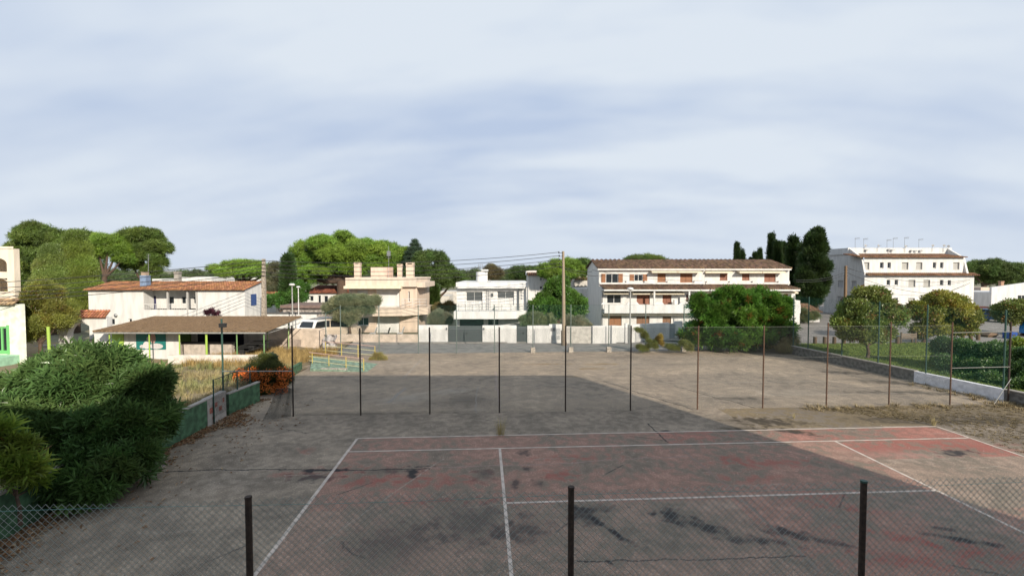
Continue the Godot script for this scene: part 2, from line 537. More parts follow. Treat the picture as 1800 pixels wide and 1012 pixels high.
func car(called: String, label: String, where: Vector3, yaw: float, paint: Material, tall := 0.0, van := false) -> void:
	var t := thing(called, label, "van" if van else "car", Vector3.ZERO)
	var w := 1.72
	var b := MB.new()
	var s := PackedVector2Array([Vector2(-2.0, 0.28), Vector2(2.0, 0.28), Vector2(2.03, 0.62), Vector2(1.9, 0.82), Vector2(1.0, 0.95), Vector2(0.35, 1.42 + tall), Vector2(-1.35 - tall, 1.45 + tall), Vector2(-1.95, 1.0), Vector2(-2.03, 0.7)])
	if van: s = PackedVector2Array([Vector2(-2.3, 0.3), Vector2(2.2, 0.3), Vector2(2.25, 0.7), Vector2(2.1, 1.05), Vector2(1.65, 1.2), Vector2(1.1, 1.85), Vector2(0.8, 1.95), Vector2(-2.2, 1.95), Vector2(-2.32, 1.0)])
	b.prism(s, Vector3(0, 0, -w / 2), Vector3.RIGHT, UP, Vector3(0, 0, w))
	part(t, "body", b, paint)
	var g := MB.new()
	var top := 1.82 if van else 1.36 + tall
	var lo := 1.2 if van else 0.98
	var fx := 1.6 if van else 0.95
	var rx := 1.2 if van else 0.42
	for z in [w / 2 + 0.006, -w / 2 - 0.006]:
		for e in [[fx - 0.15, rx - 0.1, -0.25, -0.25], [-0.33, -0.33, -1.75, -1.35 - tall]]:
			g.quad(Vector3(e[0], lo, z), Vector3(e[2], lo, z), Vector3(e[3], top, z), Vector3(e[1], top, z))
	part(t, "side_window", g, mats.glass)
	var ws := MB.new()
	ws.quad(Vector3(fx + 0.01, lo + 0.02, 0.72), Vector3(fx + 0.01, lo + 0.02, -0.72), Vector3(rx + 0.02, top + 0.02, -0.62), Vector3(rx + 0.02, top + 0.02, 0.62))
	part(t, "windscreen", ws, mats.glass)
	for sx in [-1.25, 1.3]:
		for sz in [-0.8, 0.8]:
			var y := MB.new()
			y.seg(Vector3(sx, 0.3, sz - 0.1), Vector3(sx, 0.3, sz + 0.1), 0.3, 0.3, 14)
			var ty := part(t, "wheel", y, mats.black)
			var rm := MB.new()
			rm.seg(Vector3(sx, 0.3, sz - 0.108), Vector3(sx, 0.3, sz + 0.108), 0.18, 0.18, 10)
			part(ty, "rim", rm, mats.metal)
	for sz in [-0.62, 0.62]:
		var hl := MB.new()
		hl.ball(Vector3(1.95, 0.72, sz), Vector3(0.1, 0.1, 0.18), 6)
		part(t, "headlight", hl, mats.lampglass)
	var np := MB.new()
	np.box(Vector3(2.02, 0.42, -0.26), Vector3(2.055, 0.53, 0.26))
	part(t, "number_plate", np, mats.white)
	t.position = where
	t.rotation.y = yaw

# ---------------------------------------------------------------- the ground
func blot(px: PackedByteArray, w: int, h: int, area: Array, nz: PackedByteArray, x: float, y: float, rx: float, ry: float, deg: float, k: float, c: Color, rough := 1.4, soft := 1.1) -> void:
	var sx: float = w / (area[1] - area[0])
	var sy: float = h / (area[3] - area[2])
	var m := maxf(rx, ry) * 1.5
	var ca := cos(deg_to_rad(deg))
	var sa := sin(deg_to_rad(deg))
	for j in range(maxi(0, int((y - m - area[2]) * sy)), mini(h, int((y + m - area[2]) * sy))):
		for i in range(maxi(0, int((x - m - area[0]) * sx)), mini(w, int((x + m - area[0]) * sx))):
			var dx: float = area[0] + i / sx - x
			var dy: float = area[2] + j / sy - y
			var u := (dx * ca + dy * sa) / rx
			var v := (-dx * sa + dy * ca) / ry
			var q := j * w + i
			var f := clampf((1.0 - sqrt(u * u + v * v) + (nz[q] / 255.0 - 0.5) * rough) * soft, 0, 1) * k
			if f <= 0: continue
			for e in 3: px[q * 3 + e] = int(lerpf(px[q * 3 + e], c[e] * 255.0, f))

func crack(px: PackedByteArray, w: int, h: int, area: Array, x0: float, y0: float, x1: float, y1: float, wid: float, k: float, c: Color, sd: int) -> void:
	var r := RandomNumberGenerator.new()
	r.seed = sd
	var sx: float = w / (area[1] - area[0])
	var sy: float = h / (area[3] - area[2])
	var n := int(Vector2(x1 - x0, y1 - y0).length() * sx * 1.5)
	var off := 0.0
	for t in n:
		var f := float(t) / n
		off = clampf(off + r.randf_range(-0.012, 0.012), -0.12, 0.12)
		var cx: float = (lerpf(x0, x1, f) + off - area[0]) * sx
		var cy: float = (lerpf(y0, y1, f) + off - area[2]) * sy
		var ww := wid * sx * r.randf_range(0.3, 1.3) * (0.4 + 0.6 * absf(sin(f * 23.0 + sd)))
		for j in range(int(cy - ww), int(cy + ww) + 1):
			for i in range(int(cx - ww), int(cx + ww) + 1):
				if i < 0 or j < 0 or i >= w or j >= h: continue
				var q := (j * w + i) * 3
				for e in 3: px[q + e] = int(lerpf(px[q + e], c[e] * 255.0, k))

func raw_noise(w: int, h: int, freq: float, oct: int, sd: int, kind := FastNoiseLite.TYPE_SIMPLEX) -> PackedByteArray:
	var f := FastNoiseLite.new()
	f.seed = sd
	f.noise_type = kind
	f.frequency = freq
	f.fractal_octaves = oct
	f.fractal_type = FastNoiseLite.FRACTAL_FBM if oct > 1 else FastNoiseLite.FRACTAL_NONE
	return f.get_image(w, h).get_data()

# worn sports surface; near: the tennis court with what is left of its red paint
func court_surface(area: Array, w: int, h: int, near: bool) -> StandardMaterial3D:
	var a := raw_noise(w, h, 0.006, 4, 3 if near else 8)
	var b := raw_noise(w, h, 0.035, 6, 5 if near else 9)
	var f := raw_noise(w, h, 0.42, 2, 7)
	var px := PackedByteArray()
	px.resize(w * h * 3)
	for j in h:
		var y: float = area[2] + (j + 0.5) / h * (area[3] - area[2])
		for i in w:
			var x: float = area[0] + (i + 0.5) / w * (area[1] - area[0])
			var q := j * w + i
			var na := a[q] / 255.0
			var nb := b[q] / 255.0
			var nf := f[q] / 255.0
			var l: float = (0.53 + 0.28 * na + 0.26 * nb + 0.44 * nf) if near else (0.6 + 0.3 * na + 0.26 * nb + 0.26 * nf)
			var r: float = 126.0 * l
			var g: float = 114.0 * l
			var bl: float = 99.0 * l
			if near:
				if x > -4.9 and x < 18.87 and y > 7.6 and y < 18.6:
					var k := 0.38
					if y < 12.95: k = 0.2 if x < 7.0 else 0.42
					if x > 13.4 and y > 15.4: k = 0.72
					elif x > 13.4 and y > 12.0: k = 0.12
					elif x > 6.98 and y > 17.2: k = 0.6
					var red := clampf((na * 1.1 + nb * 1.1 - 0.75) * 2.2, 0.12, 1.0) * k
					r = lerpf(r, 136.0 * l, red); g = lerpf(g, 82.0 * l, red); bl = lerpf(bl, 71.0 * l, red)
				if x > 11.0 and y > 18.75:
					var moss := clampf((na + nb * 1.2 - 1.0 + minf(0.5, (x - 11.0) * 0.09)) * 2.2, 0, 0.85)
					r = lerpf(r, 104.0 * l, moss); g = lerpf(g, 90.0 * l, moss); bl = lerpf(bl, 66.0 * l, moss)
			else:
				var dirt := clampf((nb + na - 0.85) * 2.0, 0, 0.5)
				r *= 1.19; g *= 1.19; bl *= 1.19
				r = lerpf(r, 132.0 * l, dirt); g = lerpf(g, 118.0 * l, dirt); bl = lerpf(bl, 100.0 * l, dirt)
			if nf > 0.8 and nb > 0.45:
				r += 30; g += 30; bl += 29
			px[q * 3] = int(minf(r, 255)); px[q * 3 + 1] = int(minf(g, 255)); px[q * 3 + 2] = int(minf(bl, 255))
	var black := Color8(38, 36, 36)
	var red2 := Color8(136, 74, 64)
	var pale := Color8(156, 147, 134)
	var brown := Color8(58, 49, 35)
	if near:
		for e in [[-5.29, 15.40, 1.5, 0.4, 0, 0.75], [-2.30, 14.68, 0.7, 0.6, 0, 0.8], [-3.70, 14.77, 0.9, 0.45, 0, 0.7], [-0.89, 14.60, 0.9, 0.5, 0, 0.5], [-1.30, 13.34, 1.0, 0.16, 4, 0.8], [0.31, 13.25, 0.9, 0.14, 3, 0.5], [2.94, 16.16, 1.4, 0.25, 0, 0.6], [2.34, 14.82, 0.6, 0.4, 0, 0.8], [8.58, 15.68, 0.7, 0.4, 0, 0.7], [9.74, 15.27, 1.6, 0.35, 0, 0.7], [8.31, 14.17, 1.2, 0.3, 0, 0.5], [9.74, 12.85, 1.2, 0.4, 0, 0.5], [10.57, 10.41, 1.4, 0.3, -35, 0.9], [9.54, 9.91, 1.4, 0.3, -10, 0.85], [11.67, 10.11, 1.2, 0.4, -20, 0.7], [10.05, 12.18, 0.8, 0.2, -20, 0.7], [17.81, 16.35, 2.4, 0.8, -10, 0.7], [14.64, 16.26, 1.6, 0.5, -5, 0.8], [-6.37, 17.40, 0.5, 0.3, 0, 0.5]]:
			blot(px, w, h, area, b, e[0], e[1], e[2], e[3], e[4], e[5] * 0.85, red2, 2.2, 0.9)
		for e in [[14.99, 15.70, 3.0, 0.8, -4, 0.5], [6.25, 12.57, 1.5, 0.3, 0, 0.25], [-7.67, 15.21, 1.5, 2.0, 0, 0.25], [-8.52, 13.78, 1.2, 2.5, 0, 0.22], [12.68, 11.72, 3.0, 1.5, -20, 0.25]]:
			blot(px, w, h, area, b, e[0], e[1], e[2], e[3], e[4], e[5], pale, 1.4, 0.7)
		for e in [[-5.27, 15.62, 0.95, 0.13, 0, 1.0], [-5.38, 15.15, 0.8, 0.4, 0, 0.6], [-2.34, 15.22, 0.2, 0.55, 15, 0.95], [-1.99, 15.74, 0.5, 0.1, 5, 0.9], [-0.01, 14.96, 0.4, 0.55, 0, 0.4], [-2.96, 15.44, 0.9, 0.25, 0, 0.4], [1.41, 16.77, 0.25, 0.4, 0, 0.55], [1.38, 15.31, 0.3, 0.2, 0, 0.6], [0.94, 14.29, 0.2, 0.35, 0, 0.6], [1.72, 14.25, 0.25, 0.4, 0, 0.55], [3.13, 11.59, 0.85, 0.11, -62, 0.95], [2.63, 12.32, 0.5, 0.6, 0, 0.75], [2.93, 12.61, 0.8, 0.25, 0, 0.6], [4.98, 12.18, 0.6, 0.35, -30, 0.8], [2.73, 10.32, 0.4, 0.06, -55, 0.9], [3.78, 10.74, 0.1, 0.05, 0, 0.9], [5.48, 11.59, 1.5, 0.3, -40, 0.9], [6.55, 10.88, 0.9, 0.25, -15, 0.6], [7.67, 11.06, 1.1, 0.24, -30, 0.8], [11.53, 10.63, 0.9, 0.14, -28, 0.95], [11.56, 11.09, 0.7, 0.1, -20, 0.6], [7.27, 18.66, 0.3, 0.15, 0, 0.85], [-4.95, 13.05, 0.12, 0.1, 0, 0.95], [-0.30, 12.07, 1.4, 1.1, 0, 0.4], [0.99, 11.72, 0.9, 0.8, 0, 0.35], [-2.02, 11.16, 1.4, 0.9, 0, 0.3], [-2.11, 11.65, 1.2, 0.8, 0, 0.15], [0.69, 11.48, 0.7, 0.5, 0, 0.25], [16.86, 15.80, 0.75, 0.28, 8, 0.9], [12.31, 18.23, 0.9, 0.2, -32, 0.8]]:
			blot(px, w, h, area, b, e[0], e[1], e[2], e[3], e[4], e[5], black, 1.7, 1.3)
		for e in [[12.09, 19.61, 1.9, 0.7, -10, 1.0], [12.09, 19.61, 1.2, 0.5, -10, 1.0], [10.75, 18.80, 1.2, 0.3, -8, 0.9], [12.44, 18.42, 1.0, 0.3, -32, 1.0], [17.61, 19.60, 2.2, 0.6, -3, 0.7], [19.62, 19.24, 2.6, 0.8, -3, 0.75], [22.32, 19.08, 3.0, 1.2, -10, 0.75], [20.48, 17.09, 1.5, 1.0, -20, 0.4]]:
			blot(px, w, h, area, b, e[0], e[1], e[2], e[3], e[4], e[5], brown)
		crack(px, w, h, area, -10.29, 15.83, -1.70, 15.63, 0.02, 0.7, black, 1)
		crack(px, w, h, area, -1.70, 15.63, 7.22, 16.01, 0.022, 0.55, Color8(140, 118, 108), 2)
		crack(px, w, h, area, 6.95, 19.69, 6.98, 17.46, 0.018, 0.6, black, 3)
		crack(px, w, h, area, 7.04, 17.89, 7.26, 13.25, 0.03, 0.5, Color8(128, 108, 98), 4)
		crack(px, w, h, area, 7.23, 13.18, 7.15, 9.56, 0.035, 0.5, Color8(120, 110, 100), 5)
		crack(px, w, h, area, 1.89, 10.33, 7.44, 10.32, 0.01, 0.55, black, 6)
		crack(px, w, h, area, -11.03, 15.87, -12.98, 15.69, 0.02, 0.6, black, 7)
		for e in 34:   # short wandering cracks
			var rx := -10.0 + fmod(e * 7.317, 30.0)
			var ry := 6.0 + fmod(e * 4.731, 15.0)
			var an: float = e * 2.1
			crack(px, w, h, area, rx, ry, rx + cos(an) * 1.6, ry + sin(an) * 0.8, 0.012, 0.3, black if e % 3 else pale, 100 + e)
		crack(px, w, h, area, -1.39, 16.37, -3.90, 11.27, 0.02, 0.25, pale, 8)
	else:
		for e in [[-3.91, 24.32, 2.0, 1.1, 25, 0.65], [-1.84, 25.57, 1.5, 0.8, 20, 0.6], [-0.28, 22.12, 0.8, 0.4, 0, 0.4], [10.64, 32.32, 6.0, 2.0, 0, 0.25], [16.63, 24.23, 3.0, 1.0, 0, 0.3], [24.84, 31.47, 3.0, 1.5, 0, 0.3], [-5.93, 33.31, 5.0, 2.0, 0, 0.25]]:
			blot(px, w, h, area, b, e[0], e[1], e[2], e[3], e[4], e[5], pale, 0.9)
		for e in [[-5.41, 21.72, 5.0, 0.4, 0, 0.45], [1.27, 21.23, 6.0, 0.45, 0, 0.5], [6.47, 21.18, 3.5, 0.4, 0, 0.4], [-0.86, 23.61, 1.5, 1.2, 0, 0.4], [22.95, 28.81, 1.6, 0.5, -18, 0.85], [24.55, 32.75, 3.0, 0.9, -20, 0.5], [23.18, 34.18, 2.0, 0.5, -30, 0.6], [23.44, 26.15, 3.0, 0.7, -20, 0.6], [23.29, 23.83, 2.6, 0.6, -15, 0.65], [20.87, 23.98, 2.5, 0.4, -8, 0.5], [13.00, 23.31, 2.0, 0.35, -2, 0.5], [13.54, 22.96, 0.7, 0.9, 0, 0.35], [10.20, 34.96, 3.0, 0.5, 0, 0.25], [13.80, 32.13, 3.5, 0.6, 0, 0.25]]:
			blot(px, w, h, area, b, e[0], e[1], e[2], e[3], e[4], e[5], Color8(58, 52, 45))
		for e in [[8.27, 32.46, 1.6, 0.35, 0, 0.6], [6.95, 31.00, 1.2, 0.3, 0, 0.6], [5.21, 28.73, 1.0, 0.2, 0, 0.4], [4.33, 32.70, 2.4, 0.2, 0, 0.6]]:
			blot(px, w, h, area, b, e[0], e[1], e[2], e[3], e[4], e[5], Color8(122, 98, 60))
		crack(px, w, h, area, 7.00, 27.42, 9.90, 21.24, 0.025, 0.6, Color8(62, 57, 50), 11)
		crack(px, w, h, area, 10.73, 26.09, 13.02, 21.14, 0.025, 0.45, Color8(62, 57, 50), 12)
		crack(px, w, h, area, -4.42, 35.37, -4.76, 29.02, 0.05, 0.55, Color8(150, 140, 128), 13)
		crack(px, w, h, area, 0.72, 30.48, 0.63, 22.06, 0.04, 0.5, Color8(150, 134, 124), 14)
		crack(px, w, h, area, -4.35, 26.47, -4.70, 23.53, 0.07, 0.5, Color8(142, 135, 126), 15)
		crack(px, w, h, area, -0.33, 26.49, -0.27, 21.67, 0.02, 0.4, Color8(142, 135, 126), 16)
		crack(px, w, h, area, -11.49, 29.73, 5.62, 29.03, 0.02, 0.3, Color8(70, 65, 58), 17)
	var m := StandardMaterial3D.new()
	m.albedo_texture = ImageTexture.create_from_image(Image.create_from_data(w, h, false, Image.FORMAT_RGB8, px))
	m.roughness = 0.92
	m.heightmap_enabled = true
	m.heightmap_texture = ImageTexture.create_from_image(Image.create_from_data(w, h, false, Image.FORMAT_L8, f))
	m.heightmap_scale = 0.7
	m.texture_repeat = false
	return m

func sheet(called: String, q: Array, m: Material, label: String, cat := "ground") -> MeshInstance3D:
	var b := MB.new()
	b.quad(q[0], q[1], q[2], q[3])
	return single(called, b, m, label, cat, "structure")

func strip(x0: float, y0: float, x1: float, y1: float, wid: float, h: float) -> MB:   # a painted line on the court, in court metres
	var b := MB.new()
	var d := Vector2(x1 - x0, y1 - y0).normalized() * wid / 2
	var s := Vector2(-d.y, d.x)
	b.quad(court(x0 + s.x, y0 + s.y, h), court(x0 - s.x, y0 - s.y, h), court(x1 - s.x, y1 - s.y, h), court(x1 + s.x, y1 + s.y, h))
	return b

func ground_height(p: Vector3) -> float:   # the dry garden behind the green wall
	var d := -p.z
	var h := lerpf(0.75, 0.08, smoothstep(21.0, 31.0, d))
	if p.x < -20: h = lerpf(h, 0.1, smoothstep(-20.0, -27.0, p.x))
	return h + 0.09 * sin(p.x * 1.1 + d * 0.4) + 0.05 * sin(d * 1.7)

func sky_picture() -> ImageTexture:
	var f := FastNoiseLite.new()
	f.seed = 21
	f.frequency = 0.35
	f.fractal_octaves = 5
	var g := FastNoiseLite.new()
	g.seed = 4
	g.frequency = 0.22
	g.fractal_octaves = 3
	var w := 1024
	var h := 512
	var out := PackedFloat32Array()
	out.resize(w * h * 3)
	for j in h:
		var el := PI / 2 - PI * (j + 0.5) / h
		for i in w:
			var az := TAU * (i + 0.5) / w
			var y := sin(el)
			var yy := maxf(y, 0.0) + 0.16
			var dx := -sin(az) * cos(el) / yy
			var dz := cos(az) * cos(el) / yy
			# high thin cloud drawn out into long soft bands
			var t := -dz + 0.22 * sqrt(dx * dx + 0.6) + 0.9 * g.get_noise_2d(dx * 0.3 + 20.0, dz * 0.3)
			var u := dx + 0.6 * g.get_noise_2d(dx * 0.4 + 60.0, dz * 0.4)
			var k := f.get_noise_2d(u * 0.8 + 5.0, t * 2.2 + 3.0) * 0.8 + g.get_noise_2d(u * 0.9 + 9.0, t * 1.4) * 0.6
			k += 0.5 * f.get_noise_2d(u * 1.6 + 31.0, t * 6.0) + 0.22 * f.get_noise_2d(u * 4.0 + 11.0, t * 14.0)
			k = clampf(0.6 + k * 0.95, 0, 1)
			k = lerpf(k, 0.5, clampf(1.0 - y / 0.12, 0, 1) * 0.7)
			var e := pow(clampf(1.0 - y, 0, 1), 3.0)
			var q := (j * w + i) * 3
			out[q] = lerpf(lerpf(0.3, 0.36, e), 0.47, k)
			out[q + 1] = lerpf(lerpf(0.37, 0.415, e), 0.515, k)
			out[q + 2] = lerpf(lerpf(0.5, 0.505, e), 0.57, k)
			if y < 0:
				var d := clampf(-y * 6.0, 0, 1)
				out[q] = lerpf(out[q], 0.2, d); out[q + 1] = lerpf(out[q + 1], 0.19, d); out[q + 2] = lerpf(out[q + 2], 0.17, d)
	return ImageTexture.create_from_image(Image.create_from_data(w, h, false, Image.FORMAT_RGBF, out.to_byte_array()))

func _ready() -> void:
	# ---------- camera, sky, sun, exposure
	var cam := Camera3D.new()
	cam.position = EYE
	cam.rotation.x = PITCH
	cam.fov = rad_to_deg(2 * atan(506.0 / 838.0))
	cam.near = 0.1
	cam.far = 6000
	add_child(cam)
	var env := Environment.new()
	env.background_mode = Environment.BG_SKY
	var sky := Sky.new()
	var pano := PanoramaSkyMaterial.new()
	pano.panorama = sky_picture()
	sky.sky_material = pano
	env.sky = sky
	env.background_energy_multiplier = 1.0
	env.tonemap_mode = Environment.TONE_MAPPER_LINEAR
	env.tonemap_exposure = 1.55
	env.sdfgi_enabled = true
	env.ssao_enabled = true
	env.ssil_enabled = true
	var we := WorldEnvironment.new()
	we.environment = env
	add_child(we)
	var sun := DirectionalLight3D.new()
	sun.light_energy = 1.18
	sun.light_color = Color(1.0, 0.955, 0.885)
	sun.light_angular_distance = 0.5
	sun.shadow_enabled = true
	add_child(sun)
	var el := deg_to_rad(25.0)
	sun.look_at_from_position(Vector3.ZERO, Vector3(-0.485 * cos(el), -sin(el), -0.875 * cos(el)))

	# ---------- textures and materials
	noise_tex("fine", 0.12, 3, 0.78, 1.0)
	noise_tex("stain", 0.02, 5, 0.84, 1.06)
	noise_tex("streak", 0.02, 5, 0.91, 1.03)
	noise_tex("wear", 0.035, 5, 0.6, 1.12)
	mats.glass = mat(lin(0.02, 0.025, 0.03), 0.08, "")
	mats.white = mat(lin(0.66, 0.655, 0.635), 0.8, "streak", 0.25)
	mats.plaster = mat(lin(0.66, 0.65, 0.625), 0.9, "streak", 0.3)
	mats.plaster_old = mat(lin(0.56, 0.53, 0.48), 0.9, "stain", 0.3)
	mats.beige = mat(lin(0.62, 0.5, 0.4), 0.9, "streak", 0.3)
	mats.beige_wall = mat(lin(0.64, 0.53, 0.43), 0.9, "stain", 0.2)
	mats.black = mat(lin(0.02, 0.02, 0.02), 0.6, "")
	mats.metal = mat(lin(0.4, 0.41, 0.42), 0.4, "fine", 1.0, 0, 0.6)
	mats.lampglass = mat(lin(0.75, 0.75, 0.72), 0.2, "")
	mats.bark = mat(lin(0.13, 0.085, 0.06), 0.95, "wear", 0.8, 3.0)
	mats.concrete = mat(lin(0.36, 0.33, 0.29), 0.92, "stain", 0.35, 0.4)
	mats.grey_wall = mat(lin(0.2, 0.19, 0.17), 0.95, "wear", 0.3, 0.8)
	mats.green_wall = mat(lin(0.075, 0.17, 0.085), 0.85, "wear", 0.25, 0.3)
	mats.lime = mat(lin(0.42, 0.62, 0.1), 0.6, "fine", 0.5)
	mats.rust = mat(lin(0.055, 0.035, 0.025), 0.85, "wear", 1.5, 0.2)
	mats.rusty = mat(lin(0.14, 0.07, 0.04), 0.9, "wear", 1.5, 0.2)
	mats.green_post = mat(lin(0.03, 0.09, 0.07), 0.6, "fine", 1.0)
	mats.wood_pole = mat(lin(0.3, 0.24, 0.17), 0.95, "streak", 1.2, 0.5)
	mats.tile = vmat(0.9, 0.0, "fine", 1.0)
	mats.leaf = vmat(0.4, 0.8)
	mats.oleander = vmat(0.3, 0.7)
	mats.needle = vmat(0.6, 0.6)
	mats.dry = vmat(0.9, 0.4)
	mats.wood = mat(lin(0.27, 0.11, 0.04), 0.6, "streak", 0.8)
	mats.darkwood = mat(lin(0.2, 0.09, 0.04), 0.6, "streak", 0.8)
	mats.redwood = mat(lin(0.23, 0.085, 0.045), 0.6, "streak", 0.8)
	mats.maroon = mat(lin(0.09, 0.025, 0.03), 0.6, "streak", 0.8)
	mats.cream = mat(lin(0.75, 0.66, 0.5), 0.9, "streak", 0.5)
	mats.gate = mat(lin(0.1, 0.115, 0.12), 0.75, "fine", 0.6)
	mats.cable = mat(lin(0.03, 0.03, 0.03), 0.7, "")
	mats.blue = mat(lin(0.06, 0.12, 0.33), 0.6, "fine", 0.6)
	var rng := RandomNumberGenerator.new()
	rng.seed = 77

	# ---------- ground
	sheet("ground", [Vector3(-3000, -0.06, 200), Vector3(3000, -0.06, 200), Vector3(3000, -0.06, -4000), Vector3(-3000, -0.06, -4000)], mat(lin(0.2, 0.19, 0.12), 0.95, "stain", 0.05), "dry earth that everything stands on")
	var a1 := [-13.0, 27.0, 3.0, 21.6]
	sheet("near_court", [court(a1[0], a1[2]), court(a1[1], a1[2]), court(a1[1], a1[3]), court(a1[0], a1[3])], court_surface(a1, 2048, 952, true), "old tennis court with worn red paint and black stains")
	var a2 := [-13.5, 25.5, 21.6, 37.6]
	sheet("far_court", [court(a2[0], a2[2]), court(a2[1], a2[2]), court(a2[1], a2[3]), court(a2[0], a2[3])], court_surface(a2, 1280, 525, false), "bare patched court beyond the tall rusty fence")
	sheet("court_apron", [court(-13, -4), court(27, -4), court(27, 2.99), court(-13, 2.99)], mat(lin(0.13, 0.118, 0.1), 0.93, "stain", 0.3, 0.5), "concrete between the near fence and the flats")
	sheet("road", [court(-70, 37.62), court(80, 37.62), court(80, 43.5), court(-70, 43.5)], mat(lin(0.25, 0.235, 0.215), 0.93, "stain", 0.15, 0.5), "grey asphalt road in front of the white garden walls")
	var pv := MB.new()
	pv.obox(court(-40, 42.55, 0), CU * 60, UP * 0.1, CV * 0.9)
	single("pavement", pv, mat(lin(0.27, 0.255, 0.235), 0.92, "stain", 0.3), "narrow kerbed pavement along the garden walls", "pavement", "structure")
	var raised := MB.new()
	for q in [[court(24.75, 37.0, 0.5), court(110, 37.0, 0.5), court(110, 95, 0.5), court(15.0, 95, 0.1), court(15.0, 44, 0.0), court(22.0, 41, 0.2)]]:
		for i in range(1, q.size() - 1): raised.tri(q[0], q[i], q[i + 1])
	single("parking_ground", raised, mat(lin(0.24, 0.22, 0.2), 0.93, "stain", 0.12, 0.5), "pale asphalt car park in front of the white flats", "car park", "structure")
	sheet("lawn", [court(28.65, 3, 0.49), court(75, 3, 0.49), court(75, 36.98, 0.49), court(24.1, 36.98, 0.49)], mat(lin(0.12, 0.17, 0.03), 0.95, "stain", 0.3), "green lawn behind the low grey wall")
	var bank := MB.new()
	for i in 34:
		for j in 30:
			var q := []
			for e in [[0, 0], [1, 0], [1, 1], [0, 1]]:
				var p := Vector3(-45.0 + (i + e[0]) * 0.96, 0, -8.0 - (j + e[1]) * 1.15)
				p += Vector3(0.0597 * (-p.z - 8.0) * -0.9, 0, 0)
				p.y = ground_height(p)
				q.append(p)
			bank.quad(q[0], q[1], q[2], q[3])
	single("dry_bank", bank, mat(lin(0.24, 0.19, 0.11), 0.95, "stain", 0.4, 1.0), "dry grassy bank behind the green wall", "bank", "structure")
	var hill := MB.new()
	for i in 60:
		var x0 := 300.0 + i * 25.0
		var h0 := clampf(i * 0.9, 0.0, 17.0) + 7.0 * sin(i * 0.11) + 1.5 * sin(i * 0.9)
		var h1 := clampf((i + 1) * 0.9, 0.0, 17.0) + 7.0 * sin((i + 1) * 0.11) + 1.5 * sin((i + 1) * 0.9)
		hill.quad(Vector3(x0, -1, -1000), Vector3(x0 + 25, -1, -1000), Vector3(x0 + 25, h1, -1250), Vector3(x0, h0, -1250))
		hill.quad(Vector3(x0, h0, -1250), Vector3(x0 + 25, h1, -1250), Vector3(x0 + 25, -1, -1500), Vector3(x0, -1, -1500))
	single("far_hill", hill, mat(lin(0.13, 0.17, 0.16), 0.95, "stain", 0.01), "low wooded hill far off at the right", "hill", "structure")

	# painted lines
	var lm := mat(lin(0.56, 0.48, 0.41), 0.9, "stain", 0.4)
	var lm2 := mat(lin(0.5, 0.45, 0.41), 0.9, "wear", 0.7)
	var ln := 0
	for e in [[-4.9, 18.58, 18.87, 18.58, 0.075, "far sideline of the tennis court, along the tall fence"], [-4.9, 17.21, 18.87, 17.21, 0.075, "inner far sideline, second line from the tall fence"], [-4.9, 3.5, -4.9, 18.555, 0.1, "left baseline of the tennis court, nearest the big shrub"],
			[0.58, 3.5, 0.58, 17.185, 0.09, "left service line beside the tuft of dry grass"], [13.38, 3.5, 13.38, 17.185, 0.09, "right service line on the sunny red paint"], [0.61, 13.1, 13.35, 13.1, 0.09, "centre line between the two service lines"], [18.87, 3.5, 18.87, 18.555, 0.08, "right baseline beside the mossy ground"]]:
		var o := single("court_line", strip(e[0], e[1], e[2], e[3], e[4], 0.004), lm if ln != 1 else lm, "worn white " + e[5], "court marking", "structure")
		ln += 1

	flats()
	left_buildings(rng)
	middle_buildings(rng)
	right_buildings(rng)
	walls(rng)
	poles()
	fences(rng)
	trees(rng)
	shrubs(rng)
	ground_cover(rng)
	small_things(rng)

# the flats behind the camera, whose shadow lies over the courts
func flats() -> void:
	var t := thing("apartment_building", "tall block of flats that shades the tennis court", "building", Vector3(0, 0, 1.2))
	for e in [[2.0, 20.8, 16.3], [-45.0, 2.0, 10.5]]:
		var b := MB.new()
		var holes := []
		var x: float = e[0] + 1.5
		while x < e[1] - 2.0:
			for s in int(e[2] / 3.0):
				holes.append([x, s * 3.0 + 1.0, x + 1.3, s * 3.0 + 2.3])
			x += 4.2
		var f := [Vector3(0, 0, 1.2), Vector3.LEFT, Vector3.FORWARD]
		var fl := []
		for h in holes: fl.append([-h[2], h[1], -h[0], h[3]])
		facade(b, f, -e[1], 0, -e[0], e[2], fl)
		b.quad(Vector3(e[1], 0, 13), Vector3(e[1], 0, 1.2), Vector3(e[1], e[2], 1.2), Vector3(e[1], e[2], 13))
		b.quad(Vector3(e[0], 0, 1.2), Vector3(e[0], 0, 13), Vector3(e[0], e[2], 13), Vector3(e[0], e[2], 1.2))
		b.quad(Vector3(e[0], 0, 13), Vector3(e[1], 0, 13), Vector3(e[1], e[2], 13), Vector3(e[0], e[2], 13))
		b.quad(Vector3(e[0], e[2], 13), Vector3(e[1], e[2], 13), Vector3(e[1], e[2], 1.2), Vector3(e[0], e[2], 1.2))
		var w := part(t, "wall", b, mats.plaster)
		for h in fl:
			var g := MB.new()
			fquad(g, f, h[0], h[1], h[2], h[3], -0.14)
			part(w, "window", g, mats.glass)

